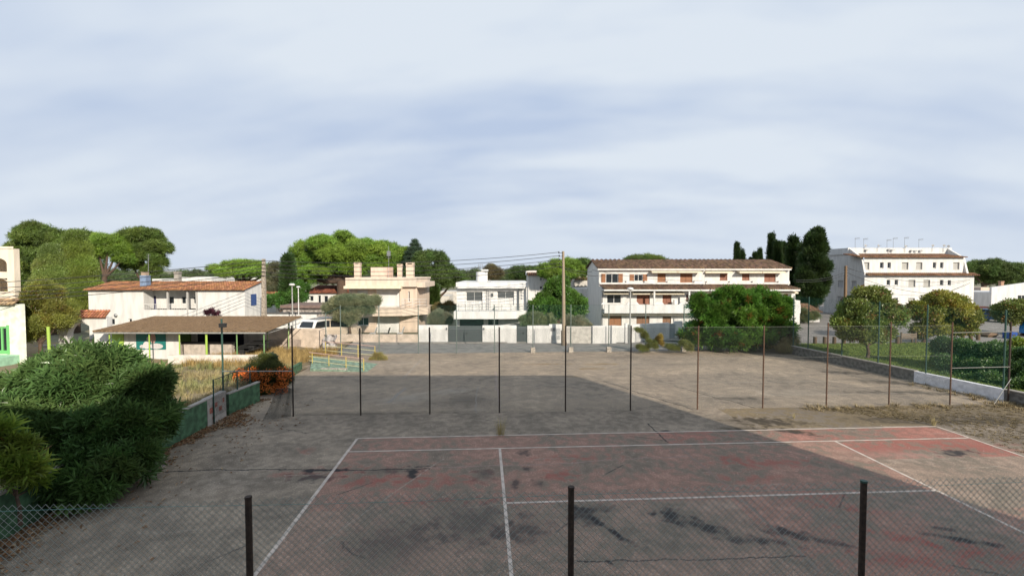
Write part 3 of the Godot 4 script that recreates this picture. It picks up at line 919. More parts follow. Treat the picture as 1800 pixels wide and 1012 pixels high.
func left_buildings(rng: RandomNumberGenerator) -> void:
	# ---- cream villa with loggia arches at the left edge
	var d := 33.0
	var xr := xat(24, d, 480)
	var t := thing("arched_villa", "cream villa with arched loggias and a light green door at the far left", "house", Vector3(xr - 4, 0, -d))
	var b := MB.new()
	var lev := [[yat(524, d), yat(486, d)], [yat(487, d), yat(437, d)]]
	var aw := 2.2
	for k in 2:
		var y0: float = yat(524, d) if k == 0 else yat(489, d)
		var y1: float = yat(489, d) if k == 0 else yat(437, d)
		var sill: float = y0 + (1.35 if k == 0 else 0.55) * 0.62
		var spring := y0 + 1.0
		for i in 3:
			var cx := xr - 0.5 - 0.75 - i * 2.3
			b.box(Vector3(cx + 0.75, y0, -d), Vector3(cx + 2.3 - 0.75 if i > 0 else xr, y1, -d - 0.4))
			b.box(Vector3(cx - 0.75, y0, -d), Vector3(cx + 0.75, y0 + 0.45, -d - 0.4))
			var poly := PackedVector2Array()
			for q in 11:
				var an := PI * q / 10.0
				poly.append(Vector2(cos(an) * 0.75, sin(an) * 0.42))
			poly.append(Vector2(-0.75, y1 - spring)); poly.append(Vector2(0.75, y1 - spring))
			b.prism(poly, Vector3(cx, spring, -d), Vector3.RIGHT, UP, Vector3(0, 0, -0.4))
		b.box(Vector3(xr - 12, y0 - 0.02, -d - 0.41), Vector3(xr - 3.3, y0 + 0.12, -d - 2.99))
	var k0 := -5.9
	var lo := yat(524, d)
	var hi := yat(437, d)
	b.hexa([Vector3(xr - 14, lo, -d - 3.0), Vector3(xr - 3.2, lo, -d - 3.0), Vector3(xr + k0, lo, -d - 5.0), Vector3(xr - 14, lo, -d - 5.0), Vector3(xr - 14, hi, -d - 3.0), Vector3(xr - 3.2, hi, -d - 3.0), Vector3(xr + k0, hi, -d - 5.0), Vector3(xr - 14, hi, -d - 5.0)])
	b.quad(Vector3(xr - 0.005, lo, -d - 0.4), Vector3(xr - 3.205, lo, -d - 3.0), Vector3(xr - 3.205, hi, -d - 3.0), Vector3(xr - 0.005, hi, -d - 0.4))
	b.hexa([Vector3(xr - 14, hi, -d + 0.05), Vector3(xr + 0.05, hi, -d + 0.05), Vector3(xr + k0, hi, -d - 5.0), Vector3(xr - 14, hi, -d - 5.0), Vector3(xr - 14, hi + 0.15, -d + 0.05), Vector3(xr + 0.05, hi + 0.15, -d + 0.05), Vector3(xr + k0, hi + 0.15, -d - 5.0), Vector3(xr - 14, hi + 0.15, -d - 5.0)])
	part(t, "loggia", b, mat(lin(0.78, 0.68, 0.55), 0.9, "streak", 0.3))
	var lw := MB.new()
	var x1 := xat(52, d, 580)
	var door := [xat(-14, d), yat(621, d), xat(17, d), yat(573, d)]
	facade(lw, front(d - 0.3), xr - 12, 0, x1, yat(534, d), [door], 0.2)
	var yl := yat(534, d)
	lw.quad(Vector3(x1, 0, -d + 0.3), Vector3(x1 - 6.2, 0, -d - 5), Vector3(x1 - 6.2, yl, -d - 5), Vector3(x1, yl, -d + 0.3))
	lw.quad(Vector3(x1 - 6.2, 0, -d - 5), Vector3(xr - 12, 0, -d - 5), Vector3(xr - 12, yl, -d - 5), Vector3(x1 - 6.2, yl, -d - 5))
	lw.quad(Vector3(xr - 12, yl, -d + 0.3), Vector3(x1, yl, -d + 0.3), Vector3(x1 - 6.2, yl, -d - 5), Vector3(xr - 12, yl, -d - 5))
	part(t, "wall", lw, mat(lin(0.72, 0.74, 0.64), 0.9, "stain", 0.25))
	var dr := MB.new()
	var f := front(d - 0.3)
	for k in 4: fbox(dr, f, door[0] + k * 0.38, door[1], -0.15, door[0] + k * 0.38 + 0.12, door[3], -0.05)
	fbox(dr, f, door[0], door[3] - 0.12, -0.149, door[2], door[3], -0.049)
	fbox(dr, f, door[0], door[1], -0.149, door[2], door[1] + 0.25, -0.049)
	for e in [[door[0] - 0.15, door[0]], [door[2], door[2] + 0.18]]: fbox(dr, f, e[0], door[1], -0.02, e[1], door[3] + 0.1, 0.03)
	var dp := part(t, "door", dr, mat(lin(0.2, 0.6, 0.2), 0.5, "fine", 0.5))
	var gl := MB.new()
	fquad(gl, f, door[0], door[1], door[2], door[3], -0.12)
	part(dp, "pane", gl, mats.glass)
	var te := MB.new()
	te.box(Vector3(xr - 12, 0, -d + 2.3), Vector3(xat(38, d), yat(622, d), -d + 0.31))
	part(t, "terrace", te, mat(lin(0.35, 0.6, 0.42), 0.7, "stain", 0.3))
	var rt := MB.new()
	tiles(rt, Vector3(xr - 12, yat(535, d), -d + 0.55), Vector3(xat(36, d), yat(535, d), -d + 0.55), Vector3(xr - 12, yat(525, d), -d), Vector3(xat(36, d), yat(525, d), -d), 0.24, 0.3, Color(0.5, 0.34, 0.22), rng)
	part(t, "tile_ledge", rt, mats.tile)
	# ---- gateway with an arch and a tiled top
	d = 36.0
	t = thing("arched_gateway", "white garden gateway with a round arch and a row of terracotta tiles", "gateway", Vector3(xat(150, d), 0, -d))
	b = MB.new()
	var cx := xat(141, d, 590)
	var hw := 24.0 * d / 838.0
	var top := yat(558, d)
	var sp := yat(591, d)
	b.box(Vector3(xat(100, d), 0, -d), Vector3(cx - hw, top, -d - 0.5))
	b.box(Vector3(cx + hw, 0, -d), Vector3(xat(186, d), top, -d - 0.5))
	var poly := PackedVector2Array()
	for q in 15:
		var an := PI * q / 14.0
		poly.append(Vector2(cos(an) * hw, sin(an) * hw))
	poly.append(Vector2(-hw, top - sp)); poly.append(Vector2(hw, top - sp))
	b.prism(poly, Vector3(cx, sp, -d), Vector3.RIGHT, UP, Vector3(0, 0, -0.5))
	part(t, "wall", b, mats.plaster)
	b = MB.new()
	tiles(b, Vector3(xat(117, d), top, -d + 0.2), Vector3(xat(187, d), top, -d + 0.2), Vector3(xat(120, d), yat(546, d), -d - 0.5), Vector3(xat(184, d), yat(546, d), -d - 0.5), 0.22, 0.28, Color(0.5, 0.2, 0.1), rng)
	part(t, "roof_tiles", b, mats.tile)
	# ---- long white house
	d = 45.0
	var fr := front(d)
	var yt := yat(509, d)
	var yp := yat(544, d)
	var X := [xat(155, d), xat(252, d), xat(331, d), xat(347, d), xat(430, d)]
	t = thing("long_white_house", "long white two-storey house with a tiled roof and a recessed balcony", "house", Vector3((X[0] + X[4]) / 2, 0, -d))
	b = MB.new()
	var lowr := [rct(188, 560, 201, 571, d), rct(225, 560, 231, 567, d)]
	facade(b, fr, X[0], 0, X[1], yt, lowr, 0.15)
	facade(b, fr, X[1], 0, X[3], yp, [], 0.2)
	facade(b, fr, X[3], 0, X[4], yt, [], 0.2)
	fquad(b, rside(X[4]), d, 0, d + 3, yt, 0)
	var side_hole := [25.2, 0.0, 25.3, 0.1]
	fquad(b, rside(X[1]), d, yp, d + 1.3, yt)
	fquad(b, lside(X[3]), -d - 1.3, yp, -d, yt)
	fquad(b, lside(X[0]), -d - 3, 0, -d, yt)
	var bf := front(d + 1.3)
	var door2 := rct(264, 520, 274, 546, d + 1.3)
	var wins := [rct(296, 521, 305, 534, d + 1.3), rct(318, 521, 326, 534, d + 1.3), rct(339, 521, 350, 534, d + 1.3)]
	facade(b, bf, X[1], yp, X[3], yt, [door2] + wins, 0.15)
	b.quad(Vector3(X[1], yp - 0.6, -d - 0.2), Vector3(X[3], yp - 0.6, -d - 0.2), Vector3(X[3], yp - 0.6, -d - 1.3), Vector3(X[1], yp - 0.6, -d - 1.3))
	b.quad(Vector3(X[1], yt, -d - 1.3), Vector3(X[3], yt, -d - 1.3), Vector3(X[3], yt, -d), Vector3(X[1], yt, -d))
	for p in [[X[4], 1.0], [X[0], -1.0]]:
		b.tri(Vector3(p[0], yt, -d), Vector3(p[0], yt, -d - 3), Vector3(p[0], yt + 0.62, -d - 3))
	b.quad(Vector3(X[4], 0, -d - 3), Vector3(X[0], 0, -d - 3), Vector3(X[0], yt + 0.62, -d - 3), Vector3(X[4], yt + 0.62, -d - 3))
	part(t, "wall", b, mats.plaster)
	for r in lowr: window(t, fr, r, "glass", mats.white, 0.1)
	for r in wins: window(t, bf, r, "glass", mats.white, 0.1)
	var db := MB.new()
	fbox(db, bf, door2[0], door2[1], -0.12, door2[2], door2[3], -0.06)
	for k in 3: fbox(db, bf, door2[0] + 0.06, door2[1] + 0.1 + k * 0.42, -0.06, door2[2] - 0.06, door2[1] + 0.44 + k * 0.42, -0.04)
	part(t, "door", db, mat(lin(0.05, 0.05, 0.13), 0.5, "fine", 0.5))
	for px in [294, 329, 345]:
		var pb := MB.new()
		pb.box(Vector3(xat(px - 1.3, d), 0.0 if px > 300 else yp, -d + 0.02), Vector3(xat(px + 1.3, d), yt, -d - 0.15))
		part(t, "column", pb, mat(lin(0.45, 0.44, 0.42), 0.9, "streak", 0.4))
	var rl := MB.new()
	rl.box(Vector3(X[1], yat(535, d), -d - 0.05), Vector3(X[2], yat(535, d) + 0.04, -d - 0.09))
	for k in 26:
		var xx := lerpf(X[1], X[2], (k + 0.5) / 26.0)
		rl.box(Vector3(xx - 0.01, yp, -d - 0.06), Vector3(xx + 0.01, yat(535, d), -d - 0.08))
	part(t, "balcony_railing", rl, mats.white)
	var sf := rside(X[4])
	var bw := MB.new()
	slats(bw, sf, d + 1.0, yat(537, d + 1.2), d + 2.0, yat(517, d + 1.2), 0.03, 0.1)
	part(t, "blue_shutter", bw, mats.blue)
	b = MB.new()
	tiles(b, Vector3(X[0] - 0.2, yt - 0.03, -d + 0.35), Vector3(X[4] + 0.15, yt - 0.03, -d + 0.35), Vector3(X[0] - 0.2, yt + 0.68, -d - 3), Vector3(X[4] + 0.15, yt + 0.68, -d - 3), 0.24, 0.36, Color(0.46, 0.21, 0.1), rng)
	part(t, "roof", b, mats.tile)
	var ch := rct(245, 484, 256, 506, d + 0.8)
	b = MB.new()
	b.box(Vector3(ch[0], ch[1] - 0.3, -d - 0.8), Vector3(ch[2], ch[3], -d - 1.4))
	var c1 := part(t, "chimney", b, mat(lin(0.2, 0.28, 0.42), 0.6, "stain", 0.6))
	b = MB.new()
	b.box(Vector3(ch[0] + 0.08, ch[3], -d - 0.85), Vector3(ch[2] - 0.08, ch[3] + 0.35, -d - 1.3))
	part(c1, "chimney_cap", b, mat(lin(0.4, 0.3, 0.22), 0.9, "stain", 1.0))
	chimney(t, "far_chimney", 305, 313, 477, 492, d + 4, mats.concrete)
	b = MB.new()
	b.seg(at(260, 494, d + 3), at(260, 446, d + 3), 0.03, 0.02, 5)
	for k in 4: b.seg(at(256 + k * 0.3, 447 + k * 3, d + 3), at(264 - k * 0.3, 447 + k * 3, d + 3), 0.012, 0.012, 4)
	part(t, "antenna", b, mats.metal)
	b = MB.new()
	b.ball(at(204, 554, d) + Vector3(0, 0, 0.12), Vector3(0.16, 0.18, 0.1), 8)
	part(t, "wall_lamp", b, mats.metal)

	# ---- the straw-roofed beach bar
	t = thing("beach_bar", "open bar with a wide straw roof on light green posts", "bar", Vector3(-23, 0, -33))
	var p0 := Vector3(-29.2, 2.3, -33)
	var p1 := Vector3(-17.1, 2.3, -33)
	var p2 := Vector3(-17.3, 2.75, -39)
	var p3 := Vector3(-29.4, 2.75, -39)
	b = MB.new()
	b.hexa([p0 - UP * 0.06, p1 - UP * 0.06, p2 - UP * 0.06, p3 - UP * 0.06, p0 + UP * 0.02, p1 + UP * 0.02, p2 + UP * 0.02, p3 + UP * 0.02])
	var rf := part(t, "roof", b, mat(lin(0.34, 0.22, 0.12), 0.95, "wear", 0.6))
	b = MB.new()
	for i in 9000:   # loose straw on the roof
		var u := rng.randf()
		var v := rng.randf()
		var q := p0.lerp(p1, u).lerp(p3.lerp(p2, u), v) + UP * rng.randf_range(0.025, 0.07)
		var dir := Vector3(rng.randf_range(-0.25, 0.25), -0.02, 1.0).normalized() * rng.randf_range(0.25, 0.6)
		var s := Vector3(0.014, 0, 0)
		var g := rng.randf_range(0.6, 1.35)
		b.col = Color(0.42 * g, 0.27 * g, 0.14 * g)
		b.tri(q - s, q + dir, q + s)
	part(rf, "straw", b, mats.dry, "", "stuff")
	for px in [192, 262, 315, 362.5, 416, 463.7]:
		var thick := 0.075 if px == 362.5 else 0.045
		b = MB.new()
		var xx := xat(px, 33.3, 610)
		b.seg(Vector3(xx, 0, -33.3), Vector3(xx, 2.25, -33.3), thick, thick, 8)
		part(t, "post", b, mats.lime if px < 400 else mat(lin(0.2, 0.36, 0.14), 0.6, "fine", 0.5))
	for px in [275, 330, 400, 470, 507]:
		b = MB.new()
		var xx := xat(px, 38.6, 600)
		b.seg(Vector3(xx, 0, -38.6), Vector3(xx, 2.7, -38.6), 0.045, 0.045, 8)
		part(t, "post", b, mat(lin(0.35, 0.5, 0.2), 0.6, "fine", 0.5))
	b = MB.new()
	for z in [-33.05, -36.0, -38.9]: b.box(Vector3(-29.2, (2.23 if z > -34 else (2.46 if z > -37 else 2.68)) - 0.12, z), Vector3(-17.2, 2.23 if z > -34 else (2.46 if z > -37 else 2.68), z - 0.08))
	b.seg(Vector3(-17.3, 2.2, -33.1), Vector3(-17.3, 2.62, -38.9), 0.04, 0.04, 5)
	b.seg(at(463.7, 588, 33.3), at(531, 566, 38.6), 0.03, 0.03, 5)
	part(t, "roof_beam", b, mat(lin(0.4, 0.4, 0.38), 0.7, "fine", 0.5))
	var wd := 34.5
	var wf := front(wd)
	b = MB.new()
	b.box(Vector3(xat(165, wd), 0, -wd), Vector3(xat(312, wd), 2.32, -wd - 0.2))
	part(t, "back_wall", b, mats.plaster)
	for e in [[300, 345, 38.5], [427, 462, 38.0]]:
		b = MB.new()
		b.box(Vector3(xat(e[0], e[2]), 0, -e[2]), Vector3(xat(e[1], e[2]), 2.5, -e[2] - 0.2))
		part(t, "back_wall", b, mats.plaster)
	b = MB.new()
	var dr2 := rct(197, 581, 217, 612, wd)
	fbox(b, wf, dr2[0], 0.05, 0.003, dr2[2], dr2[3], 0.06)
	part(t, "green_door", b, mats.lime)
	b = MB.new()
	var gp := rct(316, 578, 335, 604, 38.5)
	fbox(b, front(38.5), gp[0], 0.05, 0.003, gp[2], gp[3], 0.06)
	part(t, "green_door", b, mat(lin(0.16, 0.3, 0.04), 0.6, "fine", 0.5))
	b = MB.new()
	var navy := rct(346, 578, 428, 606, 38.0)
	fbox(b, front(38.0), navy[0], navy[1] - 0.5, -0.1, navy[2], navy[3], -0.03)
	part(t, "blue_board", b, mat(lin(0.012, 0.015, 0.04), 0.7, "fine", 0.5))
	b = MB.new()
	b.box(Vector3(xat(307, 35), 0, -35), Vector3(xat(405, 35), yat(604, 35), -35.4))
	part(t, "counter", b, mat(lin(0.5, 0.44, 0.38), 0.9, "stain", 0.4))
	b = MB.new()
	b.box(Vector3(xat(303, 35), yat(604, 35), -34.9), Vector3(xat(407, 35), yat(602.5, 35), -35.6))
	part(t, "counter_top", b, mats.black)
	# painted mural board
	var mr := rct(239, 580, 291, 614, wd)
	b = MB.new()
	fbox(b, wf, mr[0], mr[1], 0.003, mr[2], mr[3], 0.04)
	var mu := part(t, "mural_board", b, mat(lin(0.02, 0.22, 0.2), 0.5, "fine", 0.5))
	for e in [[0.15, 0.05, 0.22, 0.2, 0.75], [0.32, 0.02, 0.3, 0.4, 0.8], [0.7, 0.02, 0.6, 0.3, 0.72], [0.42, 0.42, 0.2, 0.25, 0.7], [0.58, 0.3, 0.24, 0.55, 0.6]]:
		b = MB.new()
		var mp := PackedVector2Array()
		for q in 12:
			var an := TAU * q / 12
			mp.append(Vector2(cos(an) * e[2] * 0.5 * (mr[2] - mr[0]) * 0.8, sin(an) * e[3] * 0.5 * (mr[3] - mr[1])))
		b.prism(mp, pt(wf, lerpf(mr[0], mr[2], e[0] * 0.85 + 0.08), lerpf(mr[1], mr[3], e[1] + e[3] * 0.5), 0.04 + e[0] * 0.004), Vector3.RIGHT, UP, Vector3(0, 0, 0.004))
		part(mu, "painted_shape", b, mat(lin(e[4], e[4] * (0.62 if e[0] > 0.5 and e[0] < 0.6 else 0.95), e[4] * (0.55 if e[0] > 0.5 and e[0] < 0.6 else 0.95)), 0.6, "fine", 0.5))
	# low white wall in front of the bar
	b = MB.new()
	b.box(Vector3(xat(292, 32.4), -0.1, -32.4), Vector3(xat(448, 32.4), yat(624, 32.4), -32.6))
	single("low_white_wall", b, mat(lin(0.72, 0.66, 0.58), 0.9, "stain", 0.3), "low whitewashed wall in front of the straw-roofed bar", "wall")
	# black tables stacked under the roof
	t = thing("stacked_tables", "black tables stacked in the shade at the bar's right end", "tables", Vector3(xat(440, 34.5), 0, -34.5))
	for k in 4:
		b = MB.new()
		var o := at(413 + k * 9, 612 - k * 3.2, 34.2 + 0.25 * (k % 2))
		b.box(o + Vector3(-0.1, 0, 0), o + Vector3(1.15, 0.05, -0.8))
		part(t, "table_top", b, mats.black)
		b = MB.new()
		b.box(o + Vector3(0.1, -0.45, -0.2), o + Vector3(0.5, 0, -0.6))
		part(t, "leg", b, mats.black)

	# ---- things seen between the long house and the beige one
	d = 62.0
	t = thing("red_roofed_house", "small white house with a dark red tiled roof behind the olive tree", "house", Vector3(xat(575, d), 0, -d))
	var q0 := rct(535, 515, 612, 545, d)
	var hs := [rct(544, 520, 550.5, 529, d), rct(558.5, 519, 563.5, 534, d), rct(569, 520, 576, 532, d)]
	b = MB.new()
	facade(b, front(d), q0[0], 0, q0[2], q0[3], hs)
	shell(b, q0[0], 0, q0[2], q0[3], d, d + 6)
	part(t, "wall", b, mats.plaster)
	for r in hs: window(t, front(d), r, "glass", mats.white)
	b = MB.new()
	tiles(b, Vector3(q0[0] - 0.2, q0[3], -d + 0.3), Vector3(q0[2] + 0.2, q0[3], -d + 0.3), Vector3(q0[0] + 0.6, yat(502, d + 3), -d - 3), Vector3(q0[2] + 0.2, yat(502, d + 3), -d - 3), 0.28, 0.4, Color(0.32, 0.11, 0.07), rng)
	part(t, "roof", b, mats.tile)
	d = 58.0
	t = thing("small_cottage", "little white cottage with an orange roof behind the concrete pole", "house", Vector3(xat(475, d), 0, -d))
	b = MB.new()
	b.box(Vector3(xat(462, d), 0, -d), Vector3(xat(484, d), yat(516, d), -d - 4))
	part(t, "wall", b, mats.plaster)
	b = MB.new()
	tiles(b, Vector3(xat(462, d), yat(516, d), -d + 0.2), Vector3(xat(486, d), yat(516, d), -d + 0.2), Vector3(xat(462, d), yat(510, d), -d - 2.5), Vector3(xat(484, d), yat(510, d), -d - 2.5), 0.28, 0.4, Color(0.45, 0.2, 0.1), rng)
	part(t, "roof", b, mats.tile)
	d = 50.0
	t = thing("stone_outbuilding", "low grey outbuilding with a flat dark roof above the parked van", "shed", Vector3(xat(530, d), 0, -d))
	b = MB.new()
	b.box(Vector3(xat(497, d), 0, -d), Vector3(xat(572, d), yat(541, d), -d - 4))
	part(t, "wall", b, mat(lin(0.42, 0.37, 0.33), 0.95, "wear", 0.3, 1.0))
	b = MB.new()
	b.box(Vector3(xat(494, d), yat(541, d), -d + 0.3), Vector3(xat(575, d), yat(536, d), -d - 4.2))
	part(t, "roof", b, mat(lin(0.2, 0.14, 0.12), 0.9, "stain", 0.4))
	d = 47.5
	t = thing("white_yard_wall", "white yard wall with a dark coping behind the beige wall", "wall", Vector3(xat(500, d), 0, -d))
	b = MB.new()
	b.box(Vector3(xat(466, d), 0, -d), Vector3(xat(556, d), yat(552, d), -d - 0.25))
	part(t, "wall", b, mats.plaster)
	b = MB.new()
	b.box(Vector3(xat(466, d), yat(552, d), -d + 0.05), Vector3(xat(580, d), yat(549, d), -d - 0.35))
	part(t, "coping", b, mat(lin(0.1, 0.1, 0.1), 0.9, "fine", 0.5))
	# far roofs on the skyline
	d = 95.0
	for e in [[320, 372, 487, 493, "long pale roof low on the skyline behind the long white house"], [436, 462, 488, 496, "pale flat roof on the skyline by the concrete pole"], [268, 285, 490, 495, "small white parapet on the skyline above the tiled ridge"]]:
		b = MB.new()
		b.box(Vector3(xat(e[0], d), 0, -d), Vector3(xat(e[1], d), yat(e[2], d), -d - 8))
		single("far_house", b, mats.plaster, e[4], "house")

func middle_buildings(rng: RandomNumberGenerator) -> void:
	# ---- beige house
	var d := 50.0
	var f := front(d)
	var t := thing("beige_house", "beige two-storey flat-roofed house with white roller shutters and three chimneys", "house", Vector3(xat(670, d), 0, -d))
	var x0 := xat(613, d)
	var x1 := xat(703, d)
	var x2 := xat(733, d)
	var ys := yat(504, d)
	var yb := yat(546, d)
	var hs := [rct(627, 510, 646.5, 533, d), rct(661, 508, 703 - 0.7, 539, d), rct(628, 558, 647.5, 572, d), rct(661.5, 557, 702, 590, d), rct(717, 512, 720, 530, d)]
	var b := MB.new()
	facade(b, f, x0, 0, x2, ys, hs, 0.25)
	shell(b, x0, 0, x2, ys, d, d + 8)
	part(t, "wall", b, mats.beige)
	window(t, f, hs[0], "glass", mats.white, 0.15, 0.55)
	window(t, f, hs[1], "roller", mats.white, 0.15)
	window(t, f, hs[2], "glass", mats.gate, 0.15)
	window(t, f, hs[3], "roller", mats.white, 0.15)
	window(t, f, hs[4], "glass", mats.white, 0.15)
	b = MB.new()
	b.box(Vector3(xat(610, d), ys + 0.02, -d + 0.45), Vector3(xat(734, d), yat(488, d), -d - 8.2))
	b.box(Vector3(xat(734, d), yat(505, d), -d + 0.2), Vector3(xat(748, d), yat(496, d), -d - 6))
	part(t, "roof_slab", b, mat(lin(0.64, 0.53, 0.43), 0.9, "streak", 0.3))
	b = MB.new()
	b.box(Vector3(xat(611, d), yat(504.5, d) - 0.12, -d + 1.2), Vector3(xat(709, d), yat(502, d), -d + 0.46))
	part(t, "awning_box", b, mats.cream)
	b = MB.new()
	var o := PackedVector2Array([Vector2(xat(648, d), d), Vector2(xat(652, d), d - 1.6), Vector2(xat(712, d), d - 1.6), Vector2(xat(751, d), d + 0.5), Vector2(xat(751, d), d + 4), Vector2(x2, d + 4), Vector2(x2, d)])
	b.prism(o, Vector3(0, yat(553, d), 0), Vector3.RIGHT, Vector3.FORWARD, UP * (yat(540.5, d) - yat(553, d)))
	part(t, "balcony", b, mat(lin(0.64, 0.53, 0.43), 0.9, "streak", 0.3))
	b = MB.new()
	var rp := [at(706, 541, d - 1.6), at(712, 541, d - 1.6), at(750, 541, d + 0.5), at(750, 541, d + 3.5)]
	for i in 3:
		for h in [0.3, 0.6, 0.9]: b.seg(rp[i] + UP * h, rp[i + 1] + UP * h, 0.02, 0.02, 5)
		for k in 4:
			var q: Vector3 = rp[i].lerp(rp[i + 1], k / 3.0)
			b.seg(q, q + UP * 0.9, 0.018, 0.018, 5)
	part(t, "balcony_railing", b, mats.white)
	chimney(t, "chimney", 622, 632, 461, 489, d + 2, mats.beige)
	chimney(t, "chimney", 698, 706, 464, 489, d + 3, mats.beige)
	chimney(t, "chimney", 713.5, 726, 461, 489, d + 2, mats.beige)
	chimney(t, "roof_box", 651.5, 683, 469, 489, d + 2, mat(lin(0.68, 0.5, 0.4), 0.9, "streak", 0.3), false)
	b = MB.new()
	b.seg(at(683, 489, d + 1.5), at(683, 432, d + 1.5), 0.03, 0.02, 5)
	b.box(at(680, 450, d + 1.5), at(686, 441, d + 1.45))
	for k in 3: b.seg(at(679, 443 + k * 5, d + 1.4), at(687, 443 + k * 5, d + 1.4), 0.015, 0.015, 4)
	part(t, "antenna", b, mats.metal)

	# ---- white cubic house
	d = 47.0
	f = front(d)
	t = thing("white_cubic_house", "white cubic house with a curved balcony, ladder and grey garage door", "house", Vector3(xat(865, d), 0, -d))
	x0 = xat(802.5, d)
	x1 = xat(926.5, d)
	var yt := yat(504, d)
	hs = [rct(819, 512.5, 848, 545.5, d), rct(874, 512, 903.5, 536, d), rct(808, 559.5, 850, 590, d), rct(857, 558.5, 877, 573, d)]
	b = MB.new()
	facade(b, f, x0, 0, x1, yt, hs, 0.3)
	shell(b, x0, 0, x1, yt, d, d + 8)
	part(t, "wall", b, mats.plaster)
	window(t, f, hs[0], "glass", mats.gate, 0.2, 0.45)
	window(t, f, hs[1], "glass", mats.gate, 0.2, 0.5)
	window(t, f, hs[3], "glass", mats.gate, 0.2)
	b = MB.new()
	slats(b, f, hs[2][0], hs[2][1], hs[2][2], hs[2][3], -0.2, 0.22)
	part(t, "garage_door", b, mats.gate)
	for e in [hs[0], hs[1]]:
		b = MB.new()
		for k in 14:
			var xx := lerpf(e[0] + 0.08, e[2] - 0.08, k / 13.0)
			b.quad(Vector3(xx - 0.05, e[1] + 0.06, -d - 0.165 + 0.01 * (k % 2)), Vector3(xx + 0.05, e[1] + 0.06, -d - 0.165 - 0.01 * (k % 2)), Vector3(xx + 0.05, lerpf(e[1], e[3], 0.52), -d - 0.165 - 0.01 * (k % 2)), Vector3(xx - 0.05, lerpf(e[1], e[3], 0.52), -d - 0.165 + 0.01 * (k % 2)))
		part(t, "curtain", b, mats.white)
	b = MB.new()
	b.box(Vector3(x0 - 0.02, yt, -d + 0.35), Vector3(x1 + 0.02, yat(496, d), -d - 8.1))
	b.box(Vector3(x0 + 0.15, yt - 0.14, -d + 0.55), Vector3(x1 - 0.2, yt - 0.02, -d - 0.01))
	part(t, "roof_slab", b, mats.white)
	b = MB.new()
	o = PackedVector2Array()
	var bd := 1.5
	o.append(Vector2(x0 - 0.1, d)); o.append(Vector2(x0 - 0.1, d - bd))
	for k in 9:
		var q := k / 8.0
		o.append(Vector2(lerpf(xat(872, d), x1, sin(q * PI / 2)), d - bd * pow(cos(q * PI / 2), 0.8)))
	b.prism(o, Vector3(0, yat(558, d), 0), Vector3.RIGHT, Vector3.FORWARD, UP * (yat(545, d) - yat(558, d)))
	part(t, "balcony", b, mats.white)
	b = MB.new()
	for h in [0.18, 0.42, 0.68]:
		var last := Vector3(x0, yat(545, d) + h, -d + bd - 0.1)
		for k in 9:
			var q := k / 8.0
			var p := Vector3(lerpf(xat(872, d), x1 - 0.1, sin(q * PI / 2)), yat(545, d) + h, -d + (bd - 0.1) * pow(cos(q * PI / 2), 0.8))
			b.seg(last, p, 0.014, 0.014, 5)
			last = p
	for px in [806, 818, 830, 842, 854, 868, 882, 898, 914]:
		var q := Vector3(xat(px, d - bd), yat(545, d), -d + bd - 0.12 - (0.0 if px < 880 else (px - 880) * 0.02))
		b.seg(q, q + UP * 0.68, 0.014, 0.014, 5)
	part(t, "balcony_railing", b, mats.gate)
	b = MB.new()
	for px in [857.5, 862]: b.box(Vector3(xat(px, d) - 0.02, yat(545, d), -d + 0.3), Vector3(xat(px, d) + 0.02, yat(492, d), -d + 0.26))
	for k in 12: b.box(Vector3(xat(857.5, d), yat(545, d) + 0.25 + k * 0.25, -d + 0.29), Vector3(xat(862, d), yat(545, d) + 0.28 + k * 0.25, -d + 0.27))
	part(t, "ladder", b, mat(lin(0.35, 0.35, 0.35), 0.5, "fine", 0.5))
	b = MB.new()
	b.box(Vector3(xat(911, d), yat(545, d), -d + 0.3), Vector3(xat(912.5, d), yt - 0.02, -d + 0.02))
	part(t, "column", b, mats.gate)
	for e in [[851.5, 594], [865.5, 512]]:
		pass
	for px in [865.5, 800]:
		pass
	b = MB.new()
	b.box(at(864, 515, d) + Vector3(0, 0, 0.002), at(867, 521, d) + Vector3(0, 0, 0.15))
	part(t, "wall_lamp", b, mats.gate)
	b = MB.new()
	b.box(at(870.5, 544.9, d - 0.3), at(876, 539, d - 0.7))
	part(t, "air_conditioner", b, mats.white)
	b = MB.new()
	b.seg(at(846, 498, d + 3), at(846, 477, d + 3), 0.55, 0.55, 16)
	b.box(at(846, 476.9, d + 2.4), at(858.5, 473.5, d + 3.6))
	b.box(at(853, 496.9, d + 2.9), at(857, 477.01, d + 3.5))
	part(t, "roof_turret", b, mats.white)
	b = MB.new()
	for px in [841, 844, 848]:
		b.seg(at(px, 474, d + 3), at(px, 464, d + 3), 0.02, 0.02, 5)
	b.seg(at(840, 466, d + 3), at(849, 465, d + 3), 0.015, 0.015, 4)
	part(t, "antenna", b, mats.metal)

	# ---- white blocks behind
	d = 66.0
	t = thing("tall_white_house", "narrow white house behind the power pole, in half shade, with a strip of tiles", "house", Vector3(xat(945, d), 0, -d))
	b = MB.new()
	hs = [rct(949, 489, 953, 492.5, d), rct(949, 503, 953, 508, d)]
	facade(b, front(d), xat(928, d), 0, xat(970, d), yat(484, d), hs, 0.2)
	shell(b, xat(928, d), 0, xat(970, d), yat(484, d), d, d + 7)
	b.box(Vector3(xat(926, d), yat(484, d), -d - 2.6), Vector3(xat(945, d), yat(475.5, d), -d - 7))
	part(t, "wall", b, mats.plaster)
	for r in hs: window(t, front(d), r, "glass", mats.gate)
	b = MB.new()
	tiles(b, Vector3(xat(927, d), yat(484, d), -d + 0.2), Vector3(xat(946, d), yat(484, d), -d + 0.2), Vector3(xat(927, d), yat(479, d), -d - 2.5), Vector3(xat(946, d), yat(479, d), -d - 2.5), 0.28, 0.4, Color(0.36, 0.18, 0.1), rng)
	part(t, "roof", b, mats.tile)
